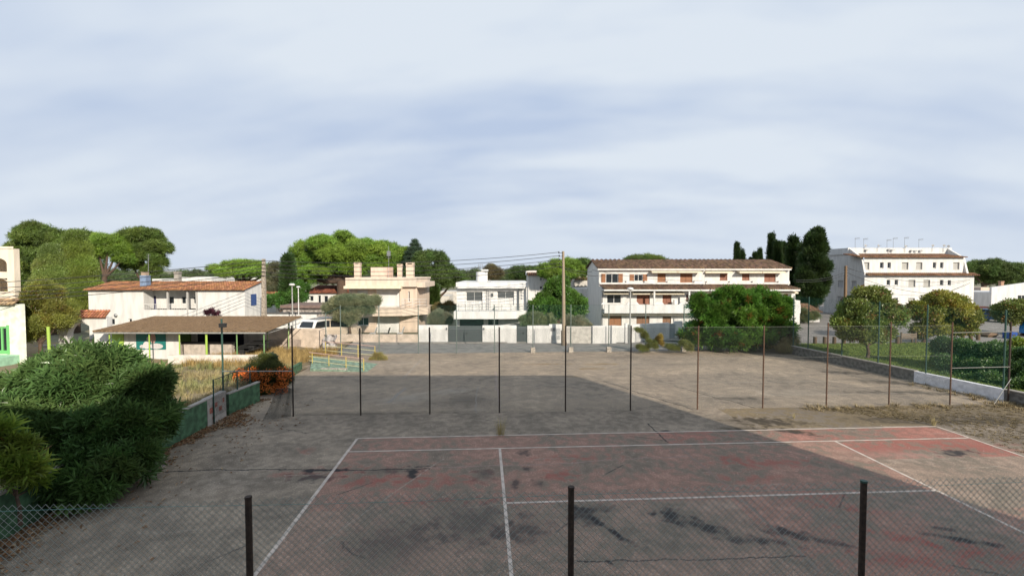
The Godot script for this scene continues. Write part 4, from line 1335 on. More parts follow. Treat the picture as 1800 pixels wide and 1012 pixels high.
	d = 60.0
	t = thing("white_annexe", "plain white annexe wall left of the terraced houses", "house", Vector3(xat(1020, d), 0, -d))
	b = MB.new()
	b.box(Vector3(xat(1006, d), 0, -d), Vector3(xat(1040, d), yat(507, d), -d - 5))
	part(t, "wall", b, mats.plaster)
	b = MB.new()
	b.box(Vector3(xat(1010, d + 5), 0, -d - 5.02), Vector3(xat(1048, d + 5), yat(492, d + 5), -d - 10))
	part(t, "rear_wall", b, mats.plaster_old)
	b = MB.new()
	tiles(b, Vector3(xat(1009, d + 5), yat(492, d + 5), -d - 4.9), Vector3(xat(1048, d + 5), yat(492, d + 5), -d - 4.9), Vector3(xat(1014, d + 7), yat(487.5, d + 7), -d - 7), Vector3(xat(1048, d + 7), yat(487.5, d + 7), -d - 7), 0.28, 0.4, Color(0.36, 0.18, 0.11), rng)
	part(t, "roof", b, mats.tile)
	chimney(t, "chimney", 1017, 1021, 480, 490, d + 7, mats.white, false)
	chimney(t, "chimney", 1031, 1036, 480, 490, d + 7, mats.white, false)
	d = 80.0
	for e in [[770, 812, 512, "pale house wall glimpsed between the beige house and the white one"], [700, 790, 520, "white wall low between the pines and the cubic house"]]:
		b = MB.new()
		b.box(Vector3(xat(e[0], d), 0, -d), Vector3(xat(e[1], d), yat(e[2], d), -d - 5))
		single("far_house", b, mats.plaster_old, e[3], "house")
		d = 74.0

	# ---- terraced houses with brown shutters
	for half in 2:
		d = 52.0 + 0.5 * half
		var pxa: float = 1053.0 if half == 0 else 1239.0
		var pxb: float = 1239.0 if half == 0 else 1388.0
		x0 = xat(pxa, d, 480) + (0.02 if half == 1 else 0.0)
		x1 = xat(pxb, d, 480)
		t = thing("terraced_house", "left half of the white terrace, with open brown shutters and a tiled skirt roof" if half == 0 else "right half of the white terrace, with closed red shutters, behind the big shrub", "house", Vector3((x0 + x1) / 2, 0, -d), "white terraced houses")
		var ye := yat(471.5, d)
		var yr := yat(457, d + 4)
		var dm := d - 1.6      # front of the lower storeys
		var ym := yat(500, d)
		f = front(d)
		var fm := front(dm)
		var up := []
		var kinds := []
		if half == 0:
			up = [rct(1065, 481, 1087, 498, d), rct(1115, 482, 1130, 494, d), rct(1156, 481, 1170.5, 495, d), rct(1196, 481, 1217.5, 496.5, d)]
			kinds = ["glass", "glass", "wood", "wood"]
		else:
			up = [rct(1266, 481, 1279, 492, d), rct(1305, 481, 1318, 492, d), rct(1344, 481, 1364, 495, d)]
			kinds = ["wood", "wood", "wood"]
		b = MB.new()
		facade(b, f, x0, ym - 0.2, x1, ye, up, 0.15)
		shell(b, x0, 0, x1, ye, d, d + 8, false)
		for p in [x0, x1]: b.tri(Vector3(p, ye, -d), Vector3(p, ye, -d - 8), Vector3(p, yr - 0.05, -d - 4))
		var first := []
		var gnd := []
		var fk := []
		if half == 0:
			first = [rct(1067, 518, 1092, 533, dm), rct(1119.5, 518, 1142.5, 534, dm), rct(1165, 518, 1180.5, 534, dm), rct(1206.5, 517, 1227.5, 534, dm)]
			gnd = [rct(1069, 555, 1093, 574, dm), rct(1119, 556, 1142, 574, dm), rct(1165, 556, 1180, 575, dm)]
			fk = ["glass", "wood", "wood", "wood"]
		else:
			first = [rct(1244, 516, 1251, 526, dm), rct(1276, 516, 1287, 530, dm), rct(1379, 516, 1386, 526, dm)]
			fk = ["wood", "glass", "wood"]
		var mx0 := x0 if half == 0 else xat(1239.5, dm) + 0.02
		var mx1 := xat(1238.5, dm) if half == 0 else xat(1398, dm)
		facade(b, fm, mx0, 0, mx1, ym - 0.2, first + gnd, 0.2)
		fquad(b, lside(mx0), -d, 0, -dm, ym - 0.2)
		fquad(b, rside(mx1), dm, 0, d, ym - 0.2)
		b.quad(Vector3(mx0, ym - 0.2, -dm), Vector3(mx1, ym - 0.2, -dm), Vector3(mx1, ym - 0.2, -d), Vector3(mx0, ym - 0.2, -d))
		part(t, "wall", b, mats.plaster)
		var sm: Material = mats.wood if half == 0 else mats.redwood
		for k in up.size():
			window(t, f, up[k], kinds[k], sm, 0.08)
			if kinds[k] == "glass":
				for s in [-1.0, 1.0]:
					b = MB.new()
					var w: float = (up[k][2] - up[k][0]) * (0.34 if k == 0 else 0.5)
					var xa: float = up[k][0] - w - 0.02 if s < 0 else up[k][2] + 0.02
					slats(b, f, xa, up[k][1], xa + w, up[k][3], 0.05, 0.1)
					fbox(b, f, xa, up[k][1], 0.005, xa + w, up[k][3], 0.034)
					part(t, "open_shutter", b, sm)
		for k in first.size(): window(t, fm, first[k], fk[k], mats.maroon if half == 0 and k == 3 else (mats.redwood if half == 0 else mats.wood), 0.1)
		for k in gnd.size(): window(t, fm, gnd[k], "wood", mats.wood if k == 0 else mats.darkwood, 0.1)
		# roofs
		b = MB.new()
		var brown := Color(0.3, 0.185, 0.115)
		tiles(b, Vector3(x0 - 0.25, ye, -d + 0.45), Vector3(x1 + 0.1, ye, -d + 0.45), Vector3(x0 - 0.25, yr, -d - 4), Vector3(x1 + 0.1, yr, -d - 4), 0.25, 0.42, brown, rng, 0.45)
		tiles(b, Vector3(x1 + 0.1, ye, -d - 8.4), Vector3(x0 - 0.25, ye, -d - 8.4), Vector3(x1 + 0.1, yr, -d - 4), Vector3(x0 - 0.25, yr, -d - 4), 0.5, 0.8, brown, rng, 0.45)
		part(t, "roof", b, mats.tile)
		b = MB.new()
		var sx1 := mx1 if half == 0 else xat(1408, dm - 1.4)
		tiles(b, Vector3(mx0, yat(508, dm - 1.4), -dm + 1.4), Vector3(sx1, yat(508, dm - 1.4), -dm + 1.4), Vector3(mx0, ym - 0.05, -d + 0.25), Vector3(sx1, ym - 0.05, -d + 0.25), 0.25, 0.42, brown, rng, 0.45)
		part(t, "skirt_roof", b, mats.tile)
		b = MB.new()
		b.box(Vector3(x0 - 0.2, ye - 0.2, -d + 0.4), Vector3(x1, ye - 0.03, -d + 0.002))
		b.box(Vector3(mx0 + 0.01, yat(508, dm - 1.4) - 0.2, -dm + 1.36), Vector3(sx1 - 0.05, yat(508, dm - 1.4) - 0.03, -dm + 0.002))
		part(t, "eaves", b, mats.white)
		# upper balcony wall with notches and lower balcony
		b = MB.new()
		b.box(Vector3(x0 + 0.03, ym + 0.05, -d + 0.24), Vector3(x1 - 0.03, yat(496.5, d), -d + 0.1))
		for e in ([[1100, 1114], [1132, 1154], [1172, 1193], [1219, 1236]] if half == 0 else [[1241, 1263], [1281, 1302], [1321, 1341], [1366, 1386]]):
			b.box(Vector3(xat(e[0], d), yat(496.5, d), -d + 0.24), Vector3(xat(e[1], d), yat(493.5, d), -d + 0.1))
		part(t, "upper_parapet", b, mats.white)
		b = MB.new()
		var bx1 := mx1 if half == 0 else xat(1396, dm)
		b.box(Vector3(mx0 + 0.1, yat(550.5, dm - 1.2), -dm + 1.2), Vector3(bx1, yat(535, dm - 1.2), -dm + 1.06))
		b.box(Vector3(mx0 + 0.1, yat(550.5, dm - 1.2), -dm + 1.05), Vector3(bx1, yat(550.5, dm - 1.2) + 0.15, -dm + 0.002))
		for e in ([[1058.5, 1069], [1103, 1122], [1151, 1166], [1196, 1213]] if half == 0 else [[1243, 1262], [1292, 1310], [1340, 1356], [1380, 1392]]):
			var po := PackedVector2Array([Vector2(xat(e[0] - 2, dm - 1.2), 0), Vector2(xat(e[1] + 2, dm - 1.2), 0), Vector2(xat(e[1] - 2, dm - 1.2), 0.26), Vector2(xat(e[0] + 2, dm - 1.2), 0.26)])
			b.prism(po, Vector3(0, yat(535, dm - 1.2), -dm + 1.2), Vector3.RIGHT, UP, Vector3(0, 0, -0.14))
		part(t, "balcony_parapet", b, mats.white)
		# awnings
		var aw := [[1146, 1191, 475.5, 479.5, 0], [1192, 1234, 475.5, 479.5, 0], [1061, 1105, 511.5, 517, 1], [1112, 1203, 511.5, 517.5, 1], [1060, 1156, 550.8, 553.5, 2], [1158, 1230, 550.8, 553.5, 2]] if half == 0 else [[1240, 1288, 476, 480, 0], [1300, 1340, 476, 480, 0], [1341, 1381, 476, 480, 0], [1245, 1270, 511.5, 515.5, 1], [1275, 1358, 511.5, 516, 1], [1360, 1403, 511.5, 516, 1]]
		for e in aw:
			b = MB.new()
			var dd: float = d if e[4] == 0 else dm
			var r := rct(e[0], e[2], e[1], e[3], dd - 0.7)
			b.hexa([Vector3(r[0], r[1], -dd + 0.8), Vector3(r[2], r[1], -dd + 0.8), Vector3(r[2], r[3] - 0.04, -dd + 0.01), Vector3(r[0], r[3] - 0.04, -dd + 0.01), Vector3(r[0], r[1] + 0.16, -dd + 0.82), Vector3(r[2], r[1] + 0.16, -dd + 0.82), Vector3(r[2], r[3], -dd + 0.01), Vector3(r[0], r[3], -dd + 0.01)])
			part(t, "awning", b, mats.cream)
		b = MB.new()
		for e in ([[1143, 545, 1], [1203, 545, 1]] if half == 0 else [[1270, 524, 1]]):
			b.box(Vector3(xat(e[0], dm), yat(535, dm), -dm + 1.1), Vector3(xat(e[0], dm) + 0.16, yat(508, dm), -dm + 1.25))
		part(t, "balcony_column", b, mats.white)
		if half == 0:
			b = MB.new()
			b.seg(Vector3(x0 + 0.1, 0, -dm + 0.05), Vector3(x0 + 0.1, yat(510, dm), -dm + 0.05), 0.05, 0.05, 6)
			b.seg(at(1203, 550, dm - 1.2), at(1203, 576, dm - 1.2), 0.05, 0.05, 6)
			part(t, "drainpipe", b, mat(lin(0.4, 0.4, 0.4), 0.6, "fine", 0.5))
			b = MB.new()
			b.box(at(1184, 535, dm - 0.5), at(1192, 527, dm - 0.8))
			part(t, "air_conditioner", b, mats.white)
	# ---- little tiled lodge and gates beyond the big shrub
	d = 56.0
	t = thing("tiled_lodge", "small white lodge with a sloping tiled roof below the tall cypresses", "house", Vector3(xat(1425, d), 0.4, -d))
	b = MB.new()
	b.box(Vector3(xat(1404, d), 0.3, -d), Vector3(xat(1442, d), yat(549, d), -d - 4))
	part(t, "wall", b, mats.plaster)
	b = MB.new()
	tiles(b, Vector3(xat(1400, d), yat(548.5, d), -d + 0.3), Vector3(xat(1445, d), yat(548.5, d), -d + 0.3), Vector3(xat(1404, d + 3), yat(534, d + 3), -d - 3), Vector3(xat(1419, d + 3), yat(534, d + 3), -d - 3), 0.26, 0.4, Color(0.34, 0.2, 0.12), rng)
	part(t, "roof", b, mats.tile)
	b = MB.new()
	b.quad(Vector3(xat(1386, 53), 0.2, -53), Vector3(xat(1407, 53), 0.2, -53), Vector3(xat(1407, 53), yat(529, 53), -53), Vector3(xat(1388, 53), yat(524, 53), -53))
	b.box(Vector3(xat(1388, 53), 0.2, -53.02), Vector3(xat(1407, 53), yat(528, 53), -55))
	part(t, "side_wall", b, mats.plaster)

func right_buildings(rng: RandomNumberGenerator) -> void:
	var d := 62.0
	var f := front(d)
	var x0 := xat(1519.5, d, 530)
	var x1 := xat(1712, d, 530)
	var t := thing("white_flats", "large white block of flats with a mansard top and many aerials", "building", Vector3((x0 + x1) / 2, 0.4, -d))
	var hs := []
	for e in [[403, 424, 276, 307], [450, 471, 276, 307], [532, 573, 276, 317], [621, 661, 276, 317], [719, 740, 276, 309], [765, 785, 278, 309], [447, 470, 382, 412], [530, 570, 384, 425], [300, 322, 384, 412], [345, 367, 384, 412], [640, 670, 384, 425], [760, 785, 384, 415]]:
		hs.append(rct(1440 + e[0] * 0.2965, 410 + e[2] * 0.2965, 1440 + e[1] * 0.2965, 410 + e[3] * 0.2965, d))
	var y2 := yat(484, d)
	var b := MB.new()
	facade(b, f, x0, 0.3, x1, y2, hs, 0.18)
	b.quad(Vector3(x1, 0.3, -d), Vector3(x1, 0.3, -d - 9), Vector3(x1, y2, -d - 9), Vector3(x1, y2, -d))
	b.quad(Vector3(x0, y2, -d), Vector3(x1, y2, -d), Vector3(x1, y2, -d - 9), Vector3(x0, y2, -d - 9))
	var y3 := yat(452.5, d + 0.7)
	var top := yat(437, d + 3)
	var ls := lside(x0)
	var lw := [[-69.0 + 1.2, 492, 504], [-64.2, 492, 504], [-66.8, 522, 534]]
	var lh := []
	for e in [[66.0, 67.1], [63.4, 64.4]]:
		for yy in [[yat(504.5, 66), yat(493, 66)], [yat(531, 66), yat(521, 66)]]:
			lh.append([-e[1], yy[0], -e[0], yy[1]])
	facade(b, ls, -d - 8, 0.3, -d, y2, lh, 0.18)
	var g := PackedVector2Array([Vector2(d, y2), Vector2(d + 0.7, y3), Vector2(d + 3.2, top + 0.15), Vector2(d + 8, yat(450, d + 8)), Vector2(d + 8, y2)])
	b.prism(g, Vector3(x0, 0, 0), Vector3.FORWARD, UP, Vector3(0.25, 0, 0))
	b.prism(g, Vector3(x1 - 0.9, 0, 0), Vector3.FORWARD, UP, Vector3(0.25, 0, 0))
	var wall := part(t, "wall", b, mats.plaster)
	for r in hs: window(t, f, r, "roller" if r[2] - r[0] > 0.7 else "glass", mat(lin(0.4, 0.39, 0.36), 0.7, "streak", 0.5), 0.17)
	for r in lh: window(t, ls, r, "roller", mat(lin(0.5, 0.5, 0.5), 0.7, "streak", 0.5), 0.12)
	# mansard storey, leaning back a little
	b = MB.new()
	var fm := [Vector3(0, 0, -d - 0.5), Vector3.RIGHT, Vector3.BACK]
	var mh := []
	for e in [[260, 300, 172, 213], [363, 385, 172, 207], [408, 428, 172, 207], [492, 532, 172, 213], [577, 615, 172, 213], [677, 697, 172, 207], [720, 740, 172, 207], [797, 835, 172, 213]]:
		mh.append(rct(1440 + e[0] * 0.2965, 410 + e[2] * 0.2965, 1440 + e[1] * 0.2965, 410 + e[3] * 0.2965, d + 0.5))
	facade(b, fm, x0 + 0.26, y2 + 0.02, x1 - 0.95, y3, mh, 0.2)
	part(t, "mansard_wall", b, mats.plaster)
	for r in mh: window(t, fm, r, "roller" if r[2] - r[0] > 0.7 else "glass", mat(lin(0.4, 0.39, 0.36), 0.7, "streak", 0.5), 0.18)
	b = MB.new()
	tiles(b, Vector3(x0 + 0.1, y2, -d + 0.5), Vector3(x1 + 0.3, y2, -d + 0.5), Vector3(x0 + 0.1, y2 + 0.3, -d - 0.45), Vector3(x1 + 0.3, y2 + 0.3, -d - 0.45), 0.26, 0.4, Color(0.34, 0.18, 0.1), rng)
	tiles(b, Vector3(x0 - 0.6, y3, -d - 0.1), Vector3(x1 - 0.8, y3, -d - 0.1), Vector3(x0 - 1.2, yat(446.5, d + 2.5), -d - 2.5), Vector3(x1 - 2.0, yat(446.5, d + 2.5), -d - 2.5), 0.26, 0.4, Color(0.34, 0.18, 0.1), rng)
	part(t, "roof_tiles", b, mats.tile)
	b = MB.new()
	b.box(Vector3(xat(1487, d + 3.2), yat(447, d + 3), -d - 3), Vector3(xat(1671, d + 3), top + 0.1, -d - 8))
	part(t, "roof_parapet", b, mats.white)
	var dd := d + 3.5
	for e in [[1504, 418, 0], [1519, 419, 0], [1560, 421, 0], [1571, 418, 0], [1591, 417, 1], [1616, 420, 0]]:
		b = MB.new()
		b.seg(at(e[0], 440, dd), at(e[0], e[1], dd), 0.03, 0.02, 4)
		b.seg(at(e[0] - 1, e[1] + 1.5, dd), at(e[0] + 8, e[1], dd - 0.2), 0.02, 0.02, 4)
		for k in 4: b.seg(at(e[0] + 1 + k * 2, e[1] - 1, dd), at(e[0] + 1 + k * 2, e[1] + 3, dd), 0.014, 0.014, 4)
		part(t, "antenna", b, mats.metal)
	for e in [[1521, 432, 5], [1523, 440, 4], [1544, 432, 5], [1563, 439, 4], [1592, 433, 4], [1602, 441, 4], [1610, 441, 3], [1619, 441, 4], [1640, 432, 4], [1660, 432, 4], [1668, 433, 4], [1568, 440, 4]]:
		b = MB.new()
		var c := at(e[0], e[1], dd - 0.6)
		var r: float = e[2] * 0.55 * dd / 838.0
		var nn := Vector3(rng.randf_range(-0.7, 0.7), 0.35, 1).normalized()
		b.seg(c - UP * 0.8, c, 0.025, 0.025, 4)
		b.seg(c, c + nn * 0.1, r * 0.3, r, 12)
		b.seg(c + nn * 0.1, c + nn * 0.45 - UP * 0.1, 0.02, 0.02, 4)
		part(t, "satellite_dish", b, mat(lin(0.4, 0.4, 0.4), 0.6, "fine", 0.5))
	# ---- low white house at the right edge
	d = 66.0
	t = thing("low_white_house", "low white gabled house at the right edge, mostly in shade", "house", Vector3(xat(1790, d), 0.4, -d))
	b = MB.new()
	var r1 := [rct(1790, 519, 1806, 528, d)]
	facade(b, front(d), xat(1743, d), 0.3, xat(1850, d), yat(513, d), r1, 0.2)
	g = PackedVector2Array([Vector2(xat(1743, d), yat(513, d)), Vector2(xat(1850, d), yat(513, d)), Vector2(xat(1850, d), yat(488, d)), Vector2(xat(1800, d), yat(497, d)), Vector2(xat(1743, d), yat(505, d))])
	b.prism(g, Vector3(0, 0, -d), Vector3.RIGHT, UP, Vector3(0, 0, -0.3))
	shell(b, xat(1743, d), 0.3, xat(1850, d), yat(514, d), d, d + 7)
	part(t, "wall", b, mat(lin(0.6, 0.6, 0.6), 0.9, "streak", 0.3))
	window(t, front(d), r1[0], "glass", mats.white)
	chimney(t, "chimney", 1761, 1766, 494, 503, d + 1, mat(lin(0.5, 0.3, 0.2), 0.9, "fine", 0.5))
	d = 60.0
	t = thing("low_outbuilding", "low white outbuilding with a dark red roof edge behind the parked car", "shed", Vector3(xat(1735, d), 0.4, -d))
	b = MB.new()
	b.box(Vector3(xat(1720, d), 0.3, -d), Vector3(xat(1758, d), yat(546, d), -d - 4))
	part(t, "wall", b, mats.plaster_old)
	b = MB.new()
	tiles(b, Vector3(xat(1718, d), yat(546, d), -d + 0.2), Vector3(xat(1760, d), yat(546, d), -d + 0.2), Vector3(xat(1722, d), yat(541, d), -d - 2), Vector3(xat(1760, d), yat(541, d), -d - 2), 0.26, 0.4, Color(0.2, 0.08, 0.06), rng)
	part(t, "roof", b, mats.tile)
	d = 74.0
	b = MB.new()
	b.box(Vector3(xat(1724, d), 0.3, -d), Vector3(xat(1744, d), yat(505, d), -d - 5))
	single("far_house", b, mats.beige, "small beige house end between the flats and the low white house", "house")

func wall_box(called: String, a: Vector3, b: Vector3, h: float, thick: float, m: Material, label: String, cap: Material = null) -> Node3D:
	var t := thing(called, label, "wall", (a + b) / 2)
	var u := b - a
	var n := u.cross(UP).normalized() * thick
	var mb := MB.new()
	mb.obox(a - n / 2 - UP * 0.1, u, UP * (h + 0.1), n)
	part(t, "wall_face", mb, m)
	if cap:
		var k := u.normalized() * 0.02
		mb = MB.new()
		mb.obox(a - n * 0.62 - k + UP * h, u + k * 2, UP * 0.05, n * 1.24)
		part(t, "coping", mb, cap)
	return t

func slat_gate(called: String, label: String, r: Array, d: float, leaves: int, m: Material) -> void:
	var t := thing(called, label, "gate", Vector3((r[0] + r[2]) / 2, 0, -d))
	var w: float = (r[2] - r[0]) / leaves
	var n := 13
	var hh: float = r[3] - r[1]
	var one := MB.new()
	one.box(Vector3(-w / 2 + 0.045, 0, 0), Vector3(w / 2 - 0.045, hh / n * 0.8, -0.03))
	var me := one.mesh(m)
	for k in leaves:
		var x: float = r[0] + w * (k + 0.5)
		var b := MB.new()
		for e in [[x - w / 2 + 0.005, x - w / 2 + 0.044], [x + w / 2 - 0.044, x + w / 2 - 0.005]]: b.box(Vector3(e[0], r[1], -d + 0.02), Vector3(e[1], r[3], -d - 0.05))
		b.box(Vector3(x - w / 2 + 0.045, r[1], -d - 0.035), Vector3(x + w / 2 - 0.045, r[3], -d - 0.045))
		var fr := part(t, "leaf_frame", b, m)
		for i in n:
			var s := MeshInstance3D.new()
			s.name = numbered(fr, "slat")
			s.mesh = me
			fr.add_child(s, true)
			s.position = Vector3(x, r[1] + hh / n * (i + 0.1), -d) - base
	var h := MB.new()
	h.box(Vector3((r[0] + r[2]) / 2 + 0.05, 0.85, -d + 0.021), Vector3((r[0] + r[2]) / 2 + 0.2, 0.9, -d + 0.08))
	part(t, "handle", h, mats.black)

func walls(rng: RandomNumberGenerator) -> void:
	# green retaining wall along the left of the courts, then its far stretch
	wall_box("green_wall", court(-11.75, 5.0), court(-11.55, 20.3), 1.12, 0.16, mats.green_wall, "low green painted wall under the big oleander", mats.concrete)
	wall_box("green_wall", court(-11.5, 21.9), court(-11.2, 24.2), 0.95, 0.16, mats.green_wall, "short green wall beside the orange-berried bush", mats.concrete)
	wall_box("green_wall", court(-11.6, 26.4), court(-11.9, 31.6), 0.5, 0.16, mats.green_wall, "low far green kerb wall leading to the ramp", mats.green_wall)
	var t := thing("painted_pillar", "short white plastered wall block with red paint blotches by the old gate", "wall", Vector3(-12.9, 0, -20.8))
	var b := MB.new()
	b.obox(court(-11.75, 20.35), CU * 0.26, UP * 1.15, CV * 1.45)
	part(t, "wall_face", b, mat(lin(0.42, 0.38, 0.34), 0.9, "stain", 0.5))
	for e in [[20.5, 0.6, 0.3, 0.25], [20.9, 0.75, 0.2, 0.2], [21.2, 0.5, 0.25, 0.2], [20.7, 0.25, 0.2, 0.14], [21.5, 0.8, 0.15, 0.2]]:
		b = MB.new()
		b.quad(court(-11.487, e[0], e[1] - e[3] / 2), court(-11.487, e[0] + e[2], e[1] - e[3] / 2), court(-11.487, e[0] + e[2], e[1] + e[3] / 2), court(-11.487, e[0], e[1] + e[3] / 2))
		part(t, "paint_blotch", b, mat(lin(0.45, 0.16, 0.12), 0.9, "wear", 0.8))
	# right: grey wall, then its whitewashed stretch
	wall_box("grey_wall", court(24.05 + 9.15 * 0.133, 26.25), court(24.05 - 0.2 * 0.133, 35.6), 0.62, 0.25, mats.grey_wall, "low stained grey wall between the far court and the lawn", mats.concrete)
	wall_box("whitewashed_wall", court(24.05 + 13.5 * 0.133, 21.9), court(24.05 + 9.17 * 0.133, 26.23), 0.62, 0.27, mat(lin(0.78, 0.78, 0.8), 0.9, "stain", 0.4), "short whitewashed wall in front of the ivy hedge")
	wall_box("grey_wall", court(24.05 + 20.0 * 0.133, 15.4), court(24.05 + 13.52 * 0.133, 21.88), 0.6, 0.25, mats.grey_wall, "grey concrete wall stub at the right edge, after the whitewashed stretch", mats.concrete)
	# walls along the road
	var d := 42.6
	var segs := [[735, 787, 571.5, "white garden wall between the beige house and the double gate"], [848, 908, 572, "white garden wall between the double gate and the small gate"], [927, 965, 572.5, "white garden wall right of the small grey gate"], [965.3, 989, 570, "taller white wall end with meter boxes by the power pole"]]
	for e in segs:
		var w := thing("garden_wall", e[3], "wall", Vector3(xat((e[0] + e[1]) / 2, d), 0, -d), "white garden walls on the road")
		b = MB.new()
		b.box(Vector3(xat(e[0], d, 590), 0, -d), Vector3(xat(e[1], d, 590), yat(e[2], d), -d - 0.25))
		part(w, "wall_face", b, mats.plaster)
		if e[0] < 740 or (e[0] > 800 and e[0] < 900):
			b = MB.new()
			b.box(at(e[1] - 3 if e[0] < 740 else e[0] + 1.5, 576, d) + Vector3(0, 0, 0.002), at(e[1] - 1 if e[0] < 740 else e[0] + 3.5, 579, d) + Vector3(0, 0, 0.12))
			part(w, "wall_lamp", b, mats.gate)
		if e[0] > 960:
			for k in [[968.3, 576, 976, 581.5, 0.25], [969.7, 588.5, 975.5, 597, 0.55], [978.5, 577.5, 984.5, 587, 0.6], [979, 590, 984, 596, 0.5]]:
				b = MB.new()
				var r := rct(k[0], k[1], k[2], k[3], d)
				b.box(Vector3(r[0], r[1], -d + 0.002), Vector3(r[2], r[3], -d + 0.05))
				part(w, "meter_box", b, mat(lin(k[4], k[4], k[4]), 0.6, "fine", 0.5))
	slat_gate("driveway_gate", "wide grey double gate of horizontal slats before the white cubic house", rct(787.5, 573, 847.5, 603, d - 0.02), d + 0.1, 2, mats.gate)
	slat_gate("garden_gate", "narrow grey slatted gate in the white wall", rct(908.5, 574, 926.5, 603, d - 0.02), d + 0.1, 1, mats.gate)
	var rw := wall_box("garden_wall", Vector3(xat(994, d), 0, -d), Vector3(xat(1041, d), 0, -d + 0.1), 1.5, 0.25, mats.plaster_old, "dull cream garden wall right of the power pole")
	wall_box("garden_wall", Vector3(xat(1041.5, 42.3), 0, -42.3), Vector3(xat(1083, 42.6), 0, -42.6), 1.58, 0.25, mats.plaster, "bright white wall in front of the left terraced house")
	wall_box("garden_wall", Vector3(xat(1105, 42.9), 0, -42.9), Vector3(xat(1176, 44.6), 0, -44.6), 1.62, 0.25, mats.plaster, "long white wall behind the street lamp, climbing to the shrub")
	wall_box("garden_wall", Vector3(xat(1186, 45), 0, -45), Vector3(xat(1199, 45.4), 0, -45.4), 1.7, 0.25, mats.plaster, "short white wall beside the right shrub, after a gap")
	t = thing("white_gate", "white metal gate leaf beside the street lamp", "gate", Vector3(xat(1091, 42.7), 0, -42.7))
	b = MB.new()
	b.box(Vector3(xat(1083.5, 42.7), 0.05, -42.7), Vector3(xat(1099, 42.7), 1.55, -42.75))
	part(t, "panel", b, mats.white)
	b = MB.new()
	b.box(Vector3(xat(1099.3, 42.7), 0, -42.6), Vector3(xat(1103.5, 42.7), 1.75, -42.9))
	part(t, "gate_post", b, mats.white)
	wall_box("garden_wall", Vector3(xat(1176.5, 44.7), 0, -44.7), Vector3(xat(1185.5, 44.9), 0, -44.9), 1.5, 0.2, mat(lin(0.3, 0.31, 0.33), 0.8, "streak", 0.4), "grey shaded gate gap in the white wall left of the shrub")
	d = 42.5
	wall_box("beige_wall", Vector3(xat(574, d), 0, -d - 0.1), Vector3(xat(734, d), 0, -d), yat(587.5, d), 0.2, mats.beige_wall, "low beige wall in front of the beige house")
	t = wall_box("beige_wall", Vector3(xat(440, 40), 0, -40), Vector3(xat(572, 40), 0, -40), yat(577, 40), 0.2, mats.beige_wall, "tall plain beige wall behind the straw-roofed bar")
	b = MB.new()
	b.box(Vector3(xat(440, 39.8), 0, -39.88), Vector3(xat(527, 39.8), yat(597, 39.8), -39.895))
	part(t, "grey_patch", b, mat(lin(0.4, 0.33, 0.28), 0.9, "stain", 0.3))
	# beyond the shrub
	d = 55.0
	wall_box("garden_wall", Vector3(xat(1407, d), 0.35, -d), Vector3(xat(1433, d), 0.35, -d), yat(570, d) - 0.35, 0.25, mats.plaster, "low white wall in front of the tiled lodge")
	wall_box("garden_wall", Vector3(xat(1372, d), 0.3, -d), Vector3(xat(1398, d), 0.3, -d), yat(573, d) - 0.35, 0.25, mats.plaster, "white wall left of the dark green door, beyond the shrub")
	wall_box("garden_wall", Vector3(xat(1458, d), 0.4, -d), Vector3(xat(1473, d), 0.4, -d), yat(566, d) - 0.4, 0.25, mats.plaster, "white wall post beside the dark metal gate by the car park")
	t = thing("green_door", "narrow dark green door between white walls beyond the shrub", "door", Vector3(xat(1402, d), 0.35, -d))
	b = MB.new()
	b.box(Vector3(xat(1398.3, d), 0.35, -d), Vector3(xat(1406.7, d), yat(565, d), -d - 0.06))
	part(t, "panel", b, mats.green_post)
	t = thing("metal_gate", "dark framed metal gate beside the tiled lodge", "gate", Vector3(xat(1450, d), 0.4, -d))
	var r2 := rct(1443.5, 569, 1456.5, 583.5, d)
	b = MB.new()
	for e in [[r2[0], r2[1], r2[0] + 0.06, r2[3]], [r2[2] - 0.06, r2[1], r2[2], r2[3]], [r2[0] + 0.06, r2[1], r2[2] - 0.06, r2[1] + 0.06], [r2[0] + 0.06, r2[3] - 0.06, r2[2] - 0.06, r2[3]]]: b.box(Vector3(e[0], e[1], -d), Vector3(e[2], e[3], -d - 0.05))
	part(t, "gate_frame", b, mats.black)
	b = MB.new()
	b.box(Vector3(r2[0] + 0.06, r2[1] + 0.06, -d - 0.015), Vector3(r2[2] - 0.06, r2[3] - 0.06, -d - 0.035))
	part(t, "panel", b, mat(lin(0.3, 0.3, 0.3), 0.6, "fine", 0.5))

func cable(t: Node3D, a: Vector3, b: Vector3, sag: float, r := 0.022) -> void:
	var m := MB.new()
	var q := []
	for i in 13:
		var f := i / 12.0
		q.append(a.lerp(b, f) - UP * sag * 4 * f * (1 - f))
	m.path(q, r, r, 4)
	part(t, "cable", m, mats.cable)

